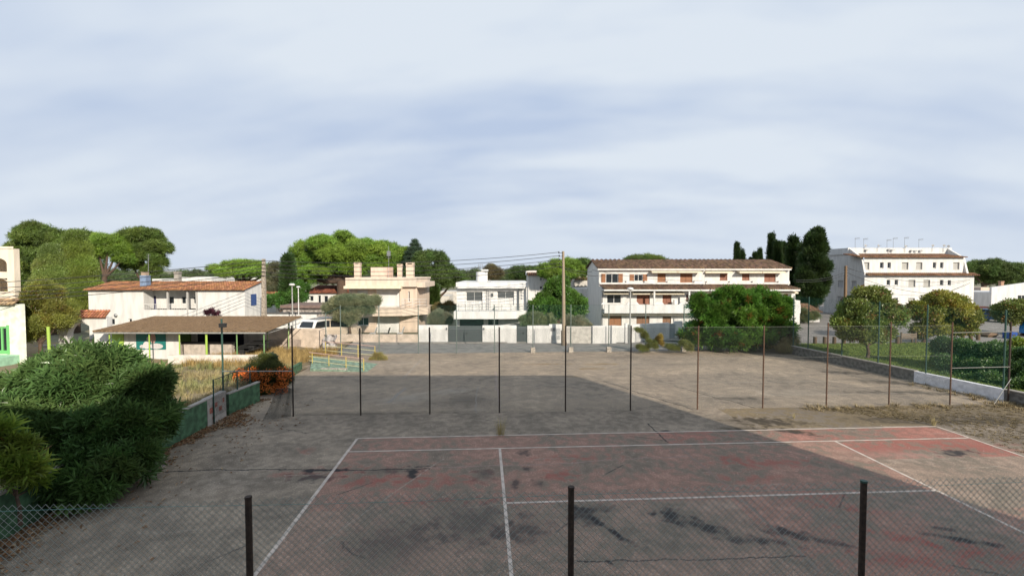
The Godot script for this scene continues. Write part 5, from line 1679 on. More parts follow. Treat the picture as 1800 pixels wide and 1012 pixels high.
func poles() -> void:
	var d := 41.0
	var foot := Vector3(xat(464, d, 600), 0, -d)
	var top := at(463, 455, d)
	var t := thing("concrete_pole", "square concrete power pole behind the straw-roofed bar", "utility pole", foot)
	var b := MB.new()
	b.hexa([foot + Vector3(-0.2, 0, 0.17), foot + Vector3(0.2, 0, 0.17), foot + Vector3(0.2, 0, -0.17), foot + Vector3(-0.2, 0, -0.17), top + Vector3(-0.11, 0, 0.1), top + Vector3(0.11, 0, 0.1), top + Vector3(0.11, 0, -0.1), top + Vector3(-0.11, 0, -0.1)])
	part(t, "pole", b, mat(lin(0.42, 0.36, 0.29), 0.95, "wear", 0.6, 0.5))
	for k in 5:
		b = MB.new()
		b.seg(top + Vector3(-0.12, -0.15 - k * 0.33, 0.12), top + Vector3(0.14, -0.15 - k * 0.33, 0.12), 0.03, 0.03, 5)
		part(t, "insulator", b, mats.black)
	var c1 := top
	for e in [[455.5, 462.5, 0.25], [462, 472.5, 0.3], [469, 481.5, 0.35], [475, 488, 0.4], [482, 495, 0.4]]:
		cable(t, at(463, e[0] + 2, d - 0.12), at(0 - 120, e[1] + 40, 30), e[2] * 0.8)
	d = 41.3
	foot = Vector3(xat(991, d, 600), 0, -d)
	top = at(990, 441.5, d)
	t = thing("wooden_pole", "tall wooden power pole before the white garden wall", "utility pole", foot)
	b = MB.new()
	b.path([foot, foot.lerp(top, 0.5) + Vector3(0.02, 0, 0), top], 0.17, 0.11, 10)
	part(t, "pole", b, mats.wood_pole)
	b = MB.new()
	b.seg(foot + Vector3(0.03, 0, 0), foot + Vector3(-0.05, 1.3, 0.02), 0.26, 0.19, 8)
	part(t, "pole_footing", b, mat(lin(0.3, 0.23, 0.17), 0.95, "wear", 1.0))
	var k2 := 0
	for y in [444, 450, 457, 463, 469]:
		b = MB.new()
		b.seg(at(990, y, d - 0.1), at(981.5 + k2 * 0.6, y + 0.7, d - 0.1), 0.02, 0.02, 5)
		b.ball(at(982.5 + k2 * 0.6, y - 0.5, d - 0.1), Vector3(0.06, 0.09, 0.06), 6)
		part(t, "insulator", b, mats.black)
		cable(t, at(982 + k2 * 0.6, y - 0.8, d - 0.1), c1 + Vector3(0.14, -0.15 - k2 * 0.33, 0.12), 0.5 + k2 * 0.05)
		k2 += 1
	cable(t, at(991, 470, d), at(1041, 477, 52), 0.15)
	cable(t, at(991, 473, d), at(1060, 484, 52), 0.25)
	cable(t, at(1041, 474, 51.6), at(1235, 493, 50.3), 0.35, 0.018)
	d = 60.0
	foot = Vector3(xat(1486, d, 560), 0.4, -d)
	top = at(1487.5, 467, d)
	t = thing("wooden_pole", "wooden power pole against the shaded end wall of the white flats", "utility pole", foot)
	b = MB.new()
	b.path([foot, top], 0.21, 0.15, 9)
	part(t, "pole", b, mat(lin(0.2, 0.13, 0.075), 0.95, "streak", 1.2, 0.5))
	for k in 4:
		b = MB.new()
		b.seg(top + Vector3(-0.3, -0.2 - k * 0.35, 0.1), top + Vector3(0.2, -0.2 - k * 0.35, 0.1), 0.03, 0.03, 5)
		part(t, "insulator", b, mats.black)
	cable(t, top + Vector3(-0.3, -1.2, 0.1), at(1400, 495, 50), 0.3)
	cable(t, top + Vector3(-0.3, -0.9, 0.1), at(1400, 492, 50), 0.3)
	cable(t, top + Vector3(0.2, -0.3, 0.1), at(1706, 492, 61.5), 0.9)
	cable(t, top + Vector3(0.2, -0.9, 0.1), at(1640, 516, 61.5), 0.5)
	cable(t, at(1640, 516, 61.5), at(1706, 497, 61.5), 0.3)
	# street lamps
	d = 44.0
	for e in [[514.5, 498, 44.0, "white double street lamp behind the beige wall", 2], [1107.5, 505, 40.3, "single street lamp in front of the terraced houses", 1]]:
		var f := Vector3(xat(e[0], e[2], 600), 0, -e[2])
		var h: float = at(e[0], e[1], e[2]).y
		t = thing("street_lamp", e[3], "street lamp", f)
		b = MB.new()
		b.path([f, f + UP * 1.2, f + UP * (h - 0.15)], 0.085, 0.05, 10)
		part(t, "post", b, mat(lin(0.42, 0.42, 0.4), 0.6, "fine", 0.5))
		b = MB.new()
		b.ball(f + UP * (h - 0.12), Vector3(0.27, 0.13, 0.27), 10)
		part(t, "lamp_head", b, mats.white)
		if e[4] == 2:
			b = MB.new()
			b.path([f + Vector3(0.35, 0, -0.5), f + Vector3(0.35, h - 0.4, -0.5)], 0.05, 0.04, 8)
			part(t, "post", b, mats.white)
			b = MB.new()
			b.ball(f + Vector3(0.35, h - 0.35, -0.5), Vector3(0.2, 0.1, 0.2), 8)
			part(t, "lamp_head", b, mats.white)

func on_row(px: float, y: float) -> float:   # how far along the courts a survey column meets the row y
	var a := (px - 900.0) / 838.0
	return y * (0.05966 + a * 0.99822) / (0.99822 - a * 0.05966)

func fence_post(t: Node3D, foot: Vector3, h: float, r: float, m: Material, cap: Material = null) -> void:
	var b := MB.new()
	b.seg(foot - UP * 0.05, foot + UP * h, r, r, 10)
	var o := part(t, "post", b, m)
	if cap:
		b = MB.new()
		b.seg(foot + UP * (h - 0.005), foot + UP * (h + 0.012), r * 1.12, r * 1.05, 10)
		part(o, "post_cap", b, cap)

func fences(rng: RandomNumberGenerator) -> void:
	var wire := mat(lin(0.3, 0.34, 0.32), 0.5, "")
	var dark := mat(lin(0.035, 0.045, 0.04), 0.6, "")
	var green := mat(lin(0.03, 0.16, 0.12), 0.6, "")
	# ---- near fence
	var t := thing("near_fence", "chain-link fence across the bottom of the picture, nearest the camera", "fence", court(0, 4.52), "chain-link fences around the courts")
	for e in [[-5.5, 4.37], [-2.17, 4.41], [0.835, 4.42], [3.78, 4.4], [6.7, 4.42]]:
		fence_post(t, court(e[0], 4.455), e[1], 0.03, mats.rust, mats.green_post if e[0] > 3 else mats.rust)
	var b := MB.new()
	mesh_wires(b, court(-7.0, 4.5), CU, 15.0, 0.03, 4.33, 0.05, 0.0022, 0.012, 14, 0.05)
	part(t, "wire_mesh", b, wire, "", "stuff")
	b = MB.new()
	for y in [4.32, 2.9, 1.4]:
		for i in 30:
			var x0 := -7.0 + i * 0.5
			b.seg(court(x0, 4.5, y + 0.01 * sin(x0 * 1.3)), court(x0 + 0.5, 4.5, y + 0.01 * sin(x0 * 1.3 + 0.65)), 0.002, 0.002, 4, false)
	part(t, "tension_wire", b, mat(lin(0.12, 0.3, 0.28), 0.5, ""))
	# ---- tall middle fence
	t = thing("tall_fence", "tall rusty fence of dark posts dividing the two courts", "fence", court(7, 21.58), "chain-link fences around the courts")
	for px in [511, 631, 754, 877.5, 995, 1110.5, 1229.5, 1345.5, 1458.5, 1569.5, 1678]:
		fence_post(t, court(on_row(px, 21.58), 21.58), 3.98 + rng.randf_range(-0.06, 0.08), 0.033, mats.rust if px < 1150 else mats.rusty)
	b = MB.new()
	mesh_wires(b, court(on_row(511, 21.58), 21.55), CU, 31.1, 0.03, 3.85, 0.05, 0.0023, 0.0, 1)
	part(t, "wire_mesh", b, dark, "", "stuff")
	b = MB.new()
	for y in [0.62, 1.25, 2.4, 3.86]: b.seg(court(on_row(511, 21.58), 21.56, y), court(on_row(1678, 21.58), 21.56, y), 0.0025, 0.0025, 4, false)
	part(t, "tension_wire", b, mat(lin(0.4, 0.4, 0.36), 0.5, ""))
	b = MB.new()   # torn flap of net hanging by the first post
	for i in 34:
		for s in 2:
			var q := []
			for k in 9:
				var v := k / 8.0
				var u := i / 33.0
				if s == 1:
					u = k / 8.0
					v = i / 33.0
				q.append(court(-8.43 - 0.95 * u * (0.75 + 0.25 * v) - 0.15 * v, 21.5 - 0.5 * v * v * u - 0.06 * sin(u * 14.0), 1.25 * (1 - v) + 0.04))
			b.path(q, 0.006, 0.006, 3)
	part(t, "torn_net", b, dark, "torn dark net flap hanging by the first post", "stuff")
	# frame of a missing gate at its left end
	t = thing("gate_frame", "tall pipe frame of a missing gate with a floodlight, left end of the tall fence", "gate frame", court(-11.3, 21.6))
	fence_post(t, court(on_row(387.3, 21.9), 21.9), 4.35, 0.04, mats.green_post)
	b = MB.new()
	b.seg(court(on_row(387.3, 21.9), 21.88, 2.0), court(on_row(511, 21.58), 21.6, 2.03), 0.022, 0.022, 6)
	part(t, "crossbar", b, mat(lin(0.35, 0.4, 0.38), 0.5, "fine", 0.5))
	b = MB.new()
	var fl := court(on_row(391, 21.9), 21.7, 4.08)
	b.box(fl + Vector3(-0.06, -0.08, 0.1), fl + Vector3(0.22, 0.1, -0.04))
	b.seg(fl + Vector3(0.0, -0.3, 0), fl + Vector3(0.05, -0.08, 0), 0.02, 0.02, 5)
	part(t, "floodlight", b, mats.black)
	t = thing("gate_frame", "rusty pipe frame with two pale crossbars at the tall fence's right end", "gate frame", court(25, 21.6))
	fence_post(t, court(on_row(1782, 21.6), 21.62), 4.0, 0.04, mats.rust)
	for y in [1.78, 3.5]:
		b = MB.new()
		b.seg(court(on_row(1679, 21.58), 21.6, y), court(on_row(1782, 21.6), 21.6, y + 0.03), 0.02, 0.02, 6)
		part(t, "crossbar", b, mat(lin(0.22, 0.22, 0.2), 0.5, "fine", 0.5))
	b = MB.new()
	b.seg(court(on_row(1781, 21.6), 21.5, 1.25), court(on_row(1756, 21.3), 21.3, 0.05), 0.016, 0.016, 5)
	part(t, "brace", b, mat(lin(0.35, 0.35, 0.33), 0.5, "fine", 0.5))
	# ---- low fence along the garden wall beside the missing gate
	t = thing("side_fence", "low dark chain-link fence on the garden edge by the missing gate", "fence", court(-11.4, 22.5))
	for e in [[-11.45, 20.75], [-11.4, 22.6], [-11.35, 23.7]]: fence_post(t, court(e[0], e[1]), 1.9, 0.03, mats.green_post)
	b = MB.new()
	mesh_wires(b, court(-11.42, 20.8), CV, 2.9, 0.3, 1.85, 0.05, 0.0022)
	b.seg(court(-11.42, 20.8, 1.88), court(-11.35, 23.7, 1.88), 0.018, 0.018, 5)
	part(t, "wire_mesh", b, dark, "", "stuff")
	# ---- far fence along the road
	t = thing("far_fence", "thin green fence on concrete blocks along the road side of the far court", "fence", court(8, 37.4), "chain-link fences around the courts")
	for px in [571, 597, 665, 734.5, 802, 869, 937, 1004, 1071, 1136, 1203.5, 1270, 1334, 1392]:
		var x := on_row(px, 37.4)
		fence_post(t, court(x, 37.4), 3.8 if px > 580 else 3.2, 0.035, mats.green_post if px > 1180 else mat(lin(0.16, 0.2, 0.18), 0.6, "fine", 0.5))
		if px > 900 and px < 1250:
			b = MB.new()
			b.obox(court(x - 0.17, 37.22, 0.0), CU * 0.34, UP * 0.42, CV * 0.36)
			part(t, "concrete_block", b, mat(lin(0.5, 0.45, 0.38), 0.95, "wear", 0.6))
	var xa := on_row(597, 37.4)
	b = MB.new()
	mesh_wires(b, court(xa, 37.37), CU, on_row(1203, 37.4) - xa, 0.05, 3.75, 0.055, 0.0012)
	part(t, "wire_mesh", b, green, "", "stuff")
	b = MB.new()
	mesh_wires(b, court(on_row(1203.5, 37.4), 37.37), CU, on_row(1392, 37.4) - on_row(1203.5, 37.4), 0.05, 3.75, 0.05, 0.0034)
	part(t, "dense_mesh", b, green, "", "stuff")
	b = MB.new()
	for y in [3.76, 0.4]: b.seg(court(xa, 37.38, y), court(on_row(1392, 37.4), 37.38, y), 0.004, 0.004, 4, false)
	b.seg(court(on_row(571, 37.4), 37.4, 3.2), court(xa, 37.4, 3.7), 0.02, 0.02, 5)
	part(t, "tension_wire", b, mats.green_post)
	# ---- right fence on the grey wall
	t = thing("right_fence", "tall green mesh fence standing on the low grey wall by the lawn", "fence", court(24.9, 28), "chain-link fences around the courts")
	var wa := court(24.05 - 0.2 * 0.133, 35.6)
	var wb := court(24.05 + 13.6 * 0.133, 21.8)
	var u := (wb - wa).normalized()
	for s in [0.1, 1.55, 4.45, 7.1, 10.0, 13.7]: fence_post(t, wa + u * s, 4.55, 0.04, mats.green_post)
	b = MB.new()
	mesh_wires(b, wa, u, (wb - wa).length(), 0.66, 4.5, 0.055, 0.0017)
	part(t, "wire_mesh", b, green, "", "stuff")
	# ---- railings of the ramp
	for e in [[548.5, 32.2, 639, 30.7, 0.8, "front pink and yellow handrail of the green ramp"], [572, 36.2, 659, 34.8, 0.95, "rear pink and yellow handrail of the green ramp"]]:
		var a := Vector3(xat(e[0], e[1], 630), 0.12, -e[1])
		var c := Vector3(xat(e[2], e[3], 640), 0.0, -e[3])
		t = thing("handrail", e[5], "railing", (a + c) / 2, "ramp handrails")
		for k in 4:
			var q := a.lerp(c, k / 3.0)
			b = MB.new()
			b.seg(q, q + UP * e[4], 0.028, 0.028, 7)
			part(t, "post", b, mat(lin(0.75, 0.58, 0.12), 0.5, "fine", 0.5))
		for k in 3:
			var h: float = e[4] * [1.0, 0.66, 0.3][k]
			b = MB.new()
			b.seg(a + UP * h - (c - a) * 0.06, c + UP * h, 0.026, 0.026, 7)
			part(t, "rail", b, mat(lin(0.75, 0.5, 0.42), 0.5, "fine", 0.5) if k == 0 else mat(lin(0.72, 0.68, 0.4), 0.5, "fine", 0.5))

func trees(rng: RandomNumberGenerator) -> void:
	var nd := needle_clump(70, 0.5, 0.42, 0.02, 1).mesh(mats.needle)
	var cy := leaf_clump(34, 0.34, 0.4, 0.09, 2, 1.6).mesh(mats.leaf)
	var lf := leaf_clump(30, 0.3, 0.2, 0.1, 3).mesh(mats.leaf)
	var sm := leaf_clump(44, 0.3, 0.13, 0.035, 4, 0.6).mesh(mats.leaf)
	var pine := Color(0.095, 0.15, 0.025)
	var pine2 := Color(0.156, 0.266, 0.030)
	var cyp := Color(0.047, 0.084, 0.027)
	var g1 := "pines behind the houses at the left"
	tree("pine_tree", "big dense pine at the far left, taller than the ivy-clad conifers", "pine tree", g1, 72, 66, [[66, 418, 38, 24], [45, 445, 28, 24], [92, 432, 24, 24], [40, 480, 22, 24], [70, 460, 35, 25], [60, 500, 35, 25], [100, 470, 20, 22]], nd, 3000, 1.25, pine, 11, 0.45, 0.4, 0.6, 1.0, 0.3, 0.0, 0.8, 0.0, 0.25)
	tree("pine_tree", "pine crown peeking up between the two ivy-clad conifers", "pine tree", g1, 150, 70, [[140, 425, 26, 18], [156, 445, 24, 22], [160, 470, 20, 20]], nd, 1100, 1.3, pine, 12, 0.4, 0.5, 0.6, 1.0, 0.3, 0.0, 0.8, 0.0, 0.25)
	tree("pine_tree", "umbrella pine with a pale bare trunk above the terracotta gateway", "pine tree", g1, 180, 62, [[190, 428, 27, 15], [205, 440, 22, 14], [172, 440, 18, 14], [215, 455, 18, 10]], nd, 1500, 1.15, pine2, 13, 0.35, 0.62, 0.6, 1.0, 0.3, 0.0, 0.8, 0.0, 0.25)
	tree("pine_tree", "broad ragged pine over the long white house's ridge, rightmost of the left group", "pine tree", g1, 252, 64, [[250, 420, 34, 16], [272, 432, 22, 16], [240, 440, 26, 15], [284, 438, 15, 9], [262, 452, 22, 11], [278, 462, 12, 10], [232, 468, 18, 11], [266, 476, 14, 9]], nd, 2300, 1.15, pine, 14, 0.4, 0.55, 0.6, 1.0, 0.3, 0.0, 0.8, 0.0, 0.25)
	tree("cypress_tree", "bright green ivy-clad conifer, the taller of two at the left", "conifer", "ivy-clad conifers at the left", 132, 50, cypress_lobes(132, 405, 560, 36, 0.9), sm, 5600, 1.0, Color(0.23, 0.3, 0.06), 15, 0.3, 0.5, 0.8, 1.0, 0.12, 0.0, 0.8, 0.0, 0.0)
	tree("cypress_tree", "bright green ivy-clad conifer, the lower one behind the yellowish tree", "conifer", "ivy-clad conifers at the left", 90, 48.5, cypress_lobes(90, 430, 560, 33, 1.0), sm, 5200, 1.0, Color(0.25, 0.32, 0.085), 16, 0.3, 0.5, 0.8, 1.0, 0.12, 0.0, 0.8, 0.0, 0.0)
	tree("yellow_tree", "yellowish green round tree in front of the cream villa", "tree", "", 66, 34.5, [[65, 530, 42, 30], [95, 545, 32, 26], [36, 552, 30, 18], [72, 568, 38, 20], [78, 515, 26, 18], [60, 590, 25, 14], [108, 560, 20, 16]], sm, 4200, 0.9, Color(0.26, 0.28, 0.06), 17, 0.14, 0.35, 0.5, 1.0, 0.25, 0.05)
	tree("stone_pine", "huge round stone pine crown behind the beige house", "pine tree", "stone pines in the middle", 603, 62, [[598, 436, 62, 28], [556, 452, 42, 30], [640, 448, 48, 26], [600, 455, 70, 30], [536, 470, 28, 26], [582, 478, 50, 20], [650, 470, 40, 18], [545, 490, 30, 16], [610, 470, 40, 22]], nd, 7500, 1.0, pine2, 18, 0.75, 0.7, 0.9, 0.9, 0.3, 0.0, 0.8, 0.0, 0.3)
	tree("stone_pine", "second stone pine crown joining the huge one on its right", "pine tree", "stone pines in the middle", 690, 70, [[675, 446, 36, 18], [705, 456, 34, 20], [690, 470, 40, 20], [665, 465, 30, 20]], nd, 1900, 1.2, pine2, 19, 0.5, 0.5, 0.9, 1.0, 0.3, 0.0, 0.8, 0.0, 0.25)
	tree("pine_tree", "dark pine behind the beige house's chimneys, right of the cedar", "pine tree", "", 762, 64, [[758, 462, 30, 18], [778, 478, 20, 22], [740, 485, 26, 22], [770, 497, 28, 16], [800, 490, 20, 9], [745, 505, 30, 14]], nd, 2300, 1.1, Color(0.078, 0.133, 0.027), 20, 0.4, 0.4, 0.6, 1.0, 0.3, 0.0, 0.8, 0.0, 0.25)
	# cedar in tiers
	var d := 66.0
	var t := thing("cedar_tree", "tiered dark blue cedar top rising behind the beige house", "cedar tree", Vector3(xat(729, d), 0, -d))
	var b := MB.new()
	b.path([Vector3(xat(729, d), 0, -d), at(729, 420, d)], 0.4, 0.03, 7)
	part(t, "trunk", b, mats.bark)
	var ls := []
	var k := 0
	for e in [[424, 5], [430, 10], [437, 14], [444, 17], [452, 19], [460, 21], [470, 22], [481, 22]]:
		for s in 5:
			var a := s * TAU / 5 + k * 0.9
			var s2: float = d / 838.0
			ls.append([at(729, e[0], d) + Vector3(cos(a), -0.05, sin(a)) * float(e[1]) * s2 * 0.55, Vector3(e[1] * s2 * 0.5, 0.16, e[1] * s2 * 0.5)])
		k += 1
	crown(t, "crown", nd, ls, 1500, 0.6, Color(0.046, 0.084, 0.047), 21, 0.2)
	tree("umbrella_pine", "flat-topped umbrella pine far behind the long white house", "pine tree", "", 425, 78, [[428, 468, 38, 9], [400, 476, 36, 9], [455, 476, 30, 9], [430, 480, 58, 9], [470, 482, 20, 8]], nd, 2000, 1.2, pine2, 22, 0.5, 0.7, 0.9, 1.0, 0.3, 0.0, 0.8, 0.0, 0.25)
	tree("pine_tree", "greyish tree between the concrete pole and the slim cypress", "tree", "", 484, 60, [[484, 480, 14, 16], [478, 500, 16, 14], [496, 495, 14, 18], [488, 515, 20, 14]], sm, 1500, 1.3, Color(0.156, 0.168, 0.095), 23, 0.2)
	tree("cypress_tree", "slim dark cypress left of the huge stone pine", "cypress", "", 506, 56, cypress_lobes(506, 447, 545, 9, 0.5), cy, 900, 0.9, cyp * 1.4, 24, 0.15, 0.35, 1.0, 1.0, 0.35, 0.0, 0.8, 0.0, 0.0)
	tree("green_shrub", "bright green round shrub beside the little cottage", "shrub", "", 486, 55, [[484, 532, 20, 13], [500, 528, 16, 16], [520, 520, 18, 22], [528, 510, 14, 18]], lf, 1300, 0.9, Color(0.078, 0.182, 0.034), 25, 0.1)
	tree("olive_tree", "grey-green olive tree in the yard of the beige house", "olive tree", "", 613, 44.5, [[620, 533, 44, 15], [598, 540, 28, 16], [645, 533, 24, 14], [626, 550, 34, 13], [585, 545, 16, 10], [610, 560, 22, 10]], sm, 3200, 0.85, Color(0.24, 0.275, 0.16), 26, 0.14, 0.45, 0.7, 1.0, 0.2)
	tree("cypress_tree", "left of two thin cypresses beside the beige house", "cypress", "thin cypresses by the beige house", 754.5, 58, cypress_lobes(754.5, 495, 548, 5, 0.5), cy, 420, 0.7, Color(0.065, 0.112, 0.027), 27, 0.1, 0.35, 1.0, 1.0, 0.35, 0.0, 0.8, 0.0, 0.0)
	tree("cypress_tree", "right of two thin cypresses beside the beige house", "cypress", "thin cypresses by the beige house", 765, 58, cypress_lobes(765, 500, 548, 5, 0.5), cy, 420, 0.7, Color(0.065, 0.112, 0.027), 28, 0.1, 0.35, 1.0, 1.0, 0.35, 0.0, 0.8, 0.0, 0.0)
	tree("brownish_tree", "small brownish tree beside the cubic house's roof turret", "tree", "", 867, 62, [[862, 474, 11, 9], [874, 482, 10, 10], [864, 486, 12, 8]], sm, 700, 1.0, Color(0.156, 0.140, 0.068), 29, 0.15)
	tree("pine_tree", "small dark pine on the skyline left of the narrow white house", "pine tree", "", 912, 76, [[906, 478, 10, 7], [918, 480, 12, 9], [910, 486, 14, 7], [935, 476, 14, 6]], nd, 700, 1.1, Color(0.065, 0.119, 0.027), 30, 0.3, 0.5, 0.6, 1.0, 0.3, 0.0, 0.8, 0.0, 0.25)
	tree("stone_pine", "stone pine behind the wooden power pole", "pine tree", "", 985, 64, [[968, 476, 24, 14], [992, 470, 26, 13], [1012, 478, 22, 14], [985, 482, 36, 11]], nd, 1900, 1.05, pine2, 31, 0.4, 0.5, 0.6, 1.0, 0.3, 0.0, 0.8, 0.0, 0.25)
	tree("stone_pine", "dark pine touching the left end of the terrace roof", "pine tree", "", 1028, 70, [[1025, 468, 16, 11], [1034, 480, 14, 14], [1016, 478, 14, 10]], nd, 1000, 1.1, Color(0.078, 0.140, 0.027), 32, 0.3, 0.5, 0.6, 1.0, 0.3, 0.0, 0.8, 0.0, 0.25)
	tree("umbrella_pine", "flat pine crown just showing above the terrace roof", "pine tree", "", 1135, 90, [[1135, 457, 34, 7], [1150, 460, 24, 6], [1115, 460, 20, 6]], nd, 800, 1.3, pine, 33, 0.4, 0.7, 0.6, 1.0, 0.3, 0.0, 0.8, 0.0, 0.25)
	tree("fig_tree", "tall leafy green tree in the gap left of the terrace", "tree", "", 985, 47, [[978, 512, 26, 20], [955, 538, 25, 22], [1002, 535, 26, 24], [985, 500, 16, 16], [980, 545, 34, 24], [1020, 540, 10, 26], [940, 550, 14, 14], [1012, 560, 18, 14]], lf, 3600, 0.85, Color(0.098, 0.203, 0.034), 34, 0.15, 0.4, 0.6)
	# cypresses at the right
	var g2 := "dark cypresses right of the terrace"
	for e in [[1296, 425, 520, 5.5, 84, "far slim cypress, leftmost above the terrace roof"], [1305.5, 437, 520, 5, 84, "short far cypress touching the leftmost one"], [1320, 450, 520, 2.8, 90, "tiny cypress tip between two pairs on the terrace ridge"], [1328, 442, 520, 5, 88, "short blunt cypress of the second pair above the ridge"], [1336, 435, 520, 5, 88, "taller cypress of the second pair above the ridge"], [1356.5, 408, 540, 6.5, 70, "tall slim cypress, first of the main cluster"], [1367, 423, 540, 7.5, 69, "lower cypress of the cluster, second from its left"], [1378, 425, 540, 6.5, 70, "third cypress of the cluster, with a pointed tip"], [1395, 416, 545, 10.5, 66, "broad cypress just left of the giant one"], [1412, 428, 545, 9, 64, "cypress half hidden by the giant one's left side"]]:
		tree("cypress_tree", e[5], "cypress", g2, e[0], e[4], cypress_lobes(e[0], e[1] + 3, e[2], maxf(1.2, e[3] - 2.6), 0.45), cy, int(200 + e[3] * 110), 0.5 + e[3] * 0.05, cyp, 40 + int(e[0]) % 50, 0.1, 0.35, 1.0, 1.0, 0.35, 0.0, 0.8, 0.0, 0.0)
	tree("cypress_tree", "giant broad cypress beside the white flats", "cypress", g2, 1433, 60, [[1437, 416, 7, 13], [1431, 427, 11, 20], [1437, 443, 14, 24], [1427, 458, 14, 26], [1437, 475, 16, 26], [1427, 495, 18, 28], [1436, 518, 17, 26], [1425, 528, 15, 24], [1444, 498, 9, 24], [1415, 485, 6, 22]], cy, 5200, 0.9, cyp, 39, 0.4, 0.4, 1.2, 1.0, 0.4, 0.0, 0.8, 0.0, 0.55)
	# trees on the lawn
	tree("lawn_tree", "round leafy tree with two thin trunks on the lawn, left one", "tree", "trees on the lawn", 1526, 32, [[1527, 545, 44, 32], [1498, 566, 30, 26], [1556, 562, 32, 28], [1530, 522, 28, 16], [1574, 552, 18, 16], [1520, 588, 42, 16], [1480, 570, 14, 20], [1555, 590, 24, 14]], lf, 4200, 0.72, Color(0.195, 0.259, 0.068), 61, 0.1, 0.35, 0.5, 1.0, 0.5, 0.08, 0.8, 0.5)
	tree("lawn_tree", "wide leafy tree with yellowing crown behind the hedge, middle one", "tree", "trees on the lawn", 1622, 39, [[1660, 548, 46, 26], [1625, 556, 28, 24], [1692, 560, 30, 24], [1655, 530, 34, 14], [1650, 583, 38, 16], [1690, 582, 24, 14], [1612, 545, 16, 14]], lf, 4200, 0.8, Color(0.260, 0.280, 0.061), 62, 0.12, 0.35, 0.5, 1.0, 0.5, 0.12, 0.8, 0.5)
	tree("lawn_tree", "leafy tree cut by the right edge above the blue container", "tree", "trees on the lawn", 1800, 44, [[1785, 548, 32, 15], [1815, 545, 40, 20], [1800, 558, 40, 12]], lf, 1800, 0.85, Color(0.169, 0.210, 0.061), 63, 0.14, 0.5, 0.5, 1.0, 0.4, 0.08, 0.8, 0.5)
	tree("umbrella_pine", "wide umbrella pine behind the white flats at the right", "pine tree", "", 1722, 88, [[1738, 470, 34, 11], [1770, 476, 30, 11], [1712, 480, 16, 10], [1795, 480, 26, 12], [1745, 484, 36, 9], [1760, 492, 30, 8]], nd, 2300, 1.3, Color(0.085, 0.140, 0.027), 64, 0.45, 0.65, 0.6, 1.0, 0.3, 0.0, 0.8, 0.0, 0.25)
	tree("umbrella_pine", "distant green pine mass at the right edge below the hill", "pine tree", "", 1790, 110, [[1795, 482, 30, 12], [1770, 490, 24, 10], [1815, 480, 30, 14]], nd, 1100, 1.5, Color(0.117, 0.196, 0.041), 65, 0.4, 0.5, 0.6, 1.0, 0.3, 0.0, 0.8, 0.0, 0.25)
	# far tree line along the skyline
	var far := []
	for i in 60:
		var px := -60.0 + i * 33.0
		far.append([at(px, 488 + rng.randf_range(-3, 4), 150), Vector3(rng.randf_range(3, 6), rng.randf_range(1.2, 2.6), 4)])
		far.append([at(px + 14, 494, 146), Vector3(5, 2.2, 4)])
	var holder := thing("far_woods", "dark line of far-off trees along the skyline behind the houses", "woods", Vector3(0, 0, -150))
	holder.set_meta("kind", "stuff")
	crown(holder, "crown", nd, far, 9000, 2.2, Color(0.078, 0.119, 0.041), 66, 0.6)

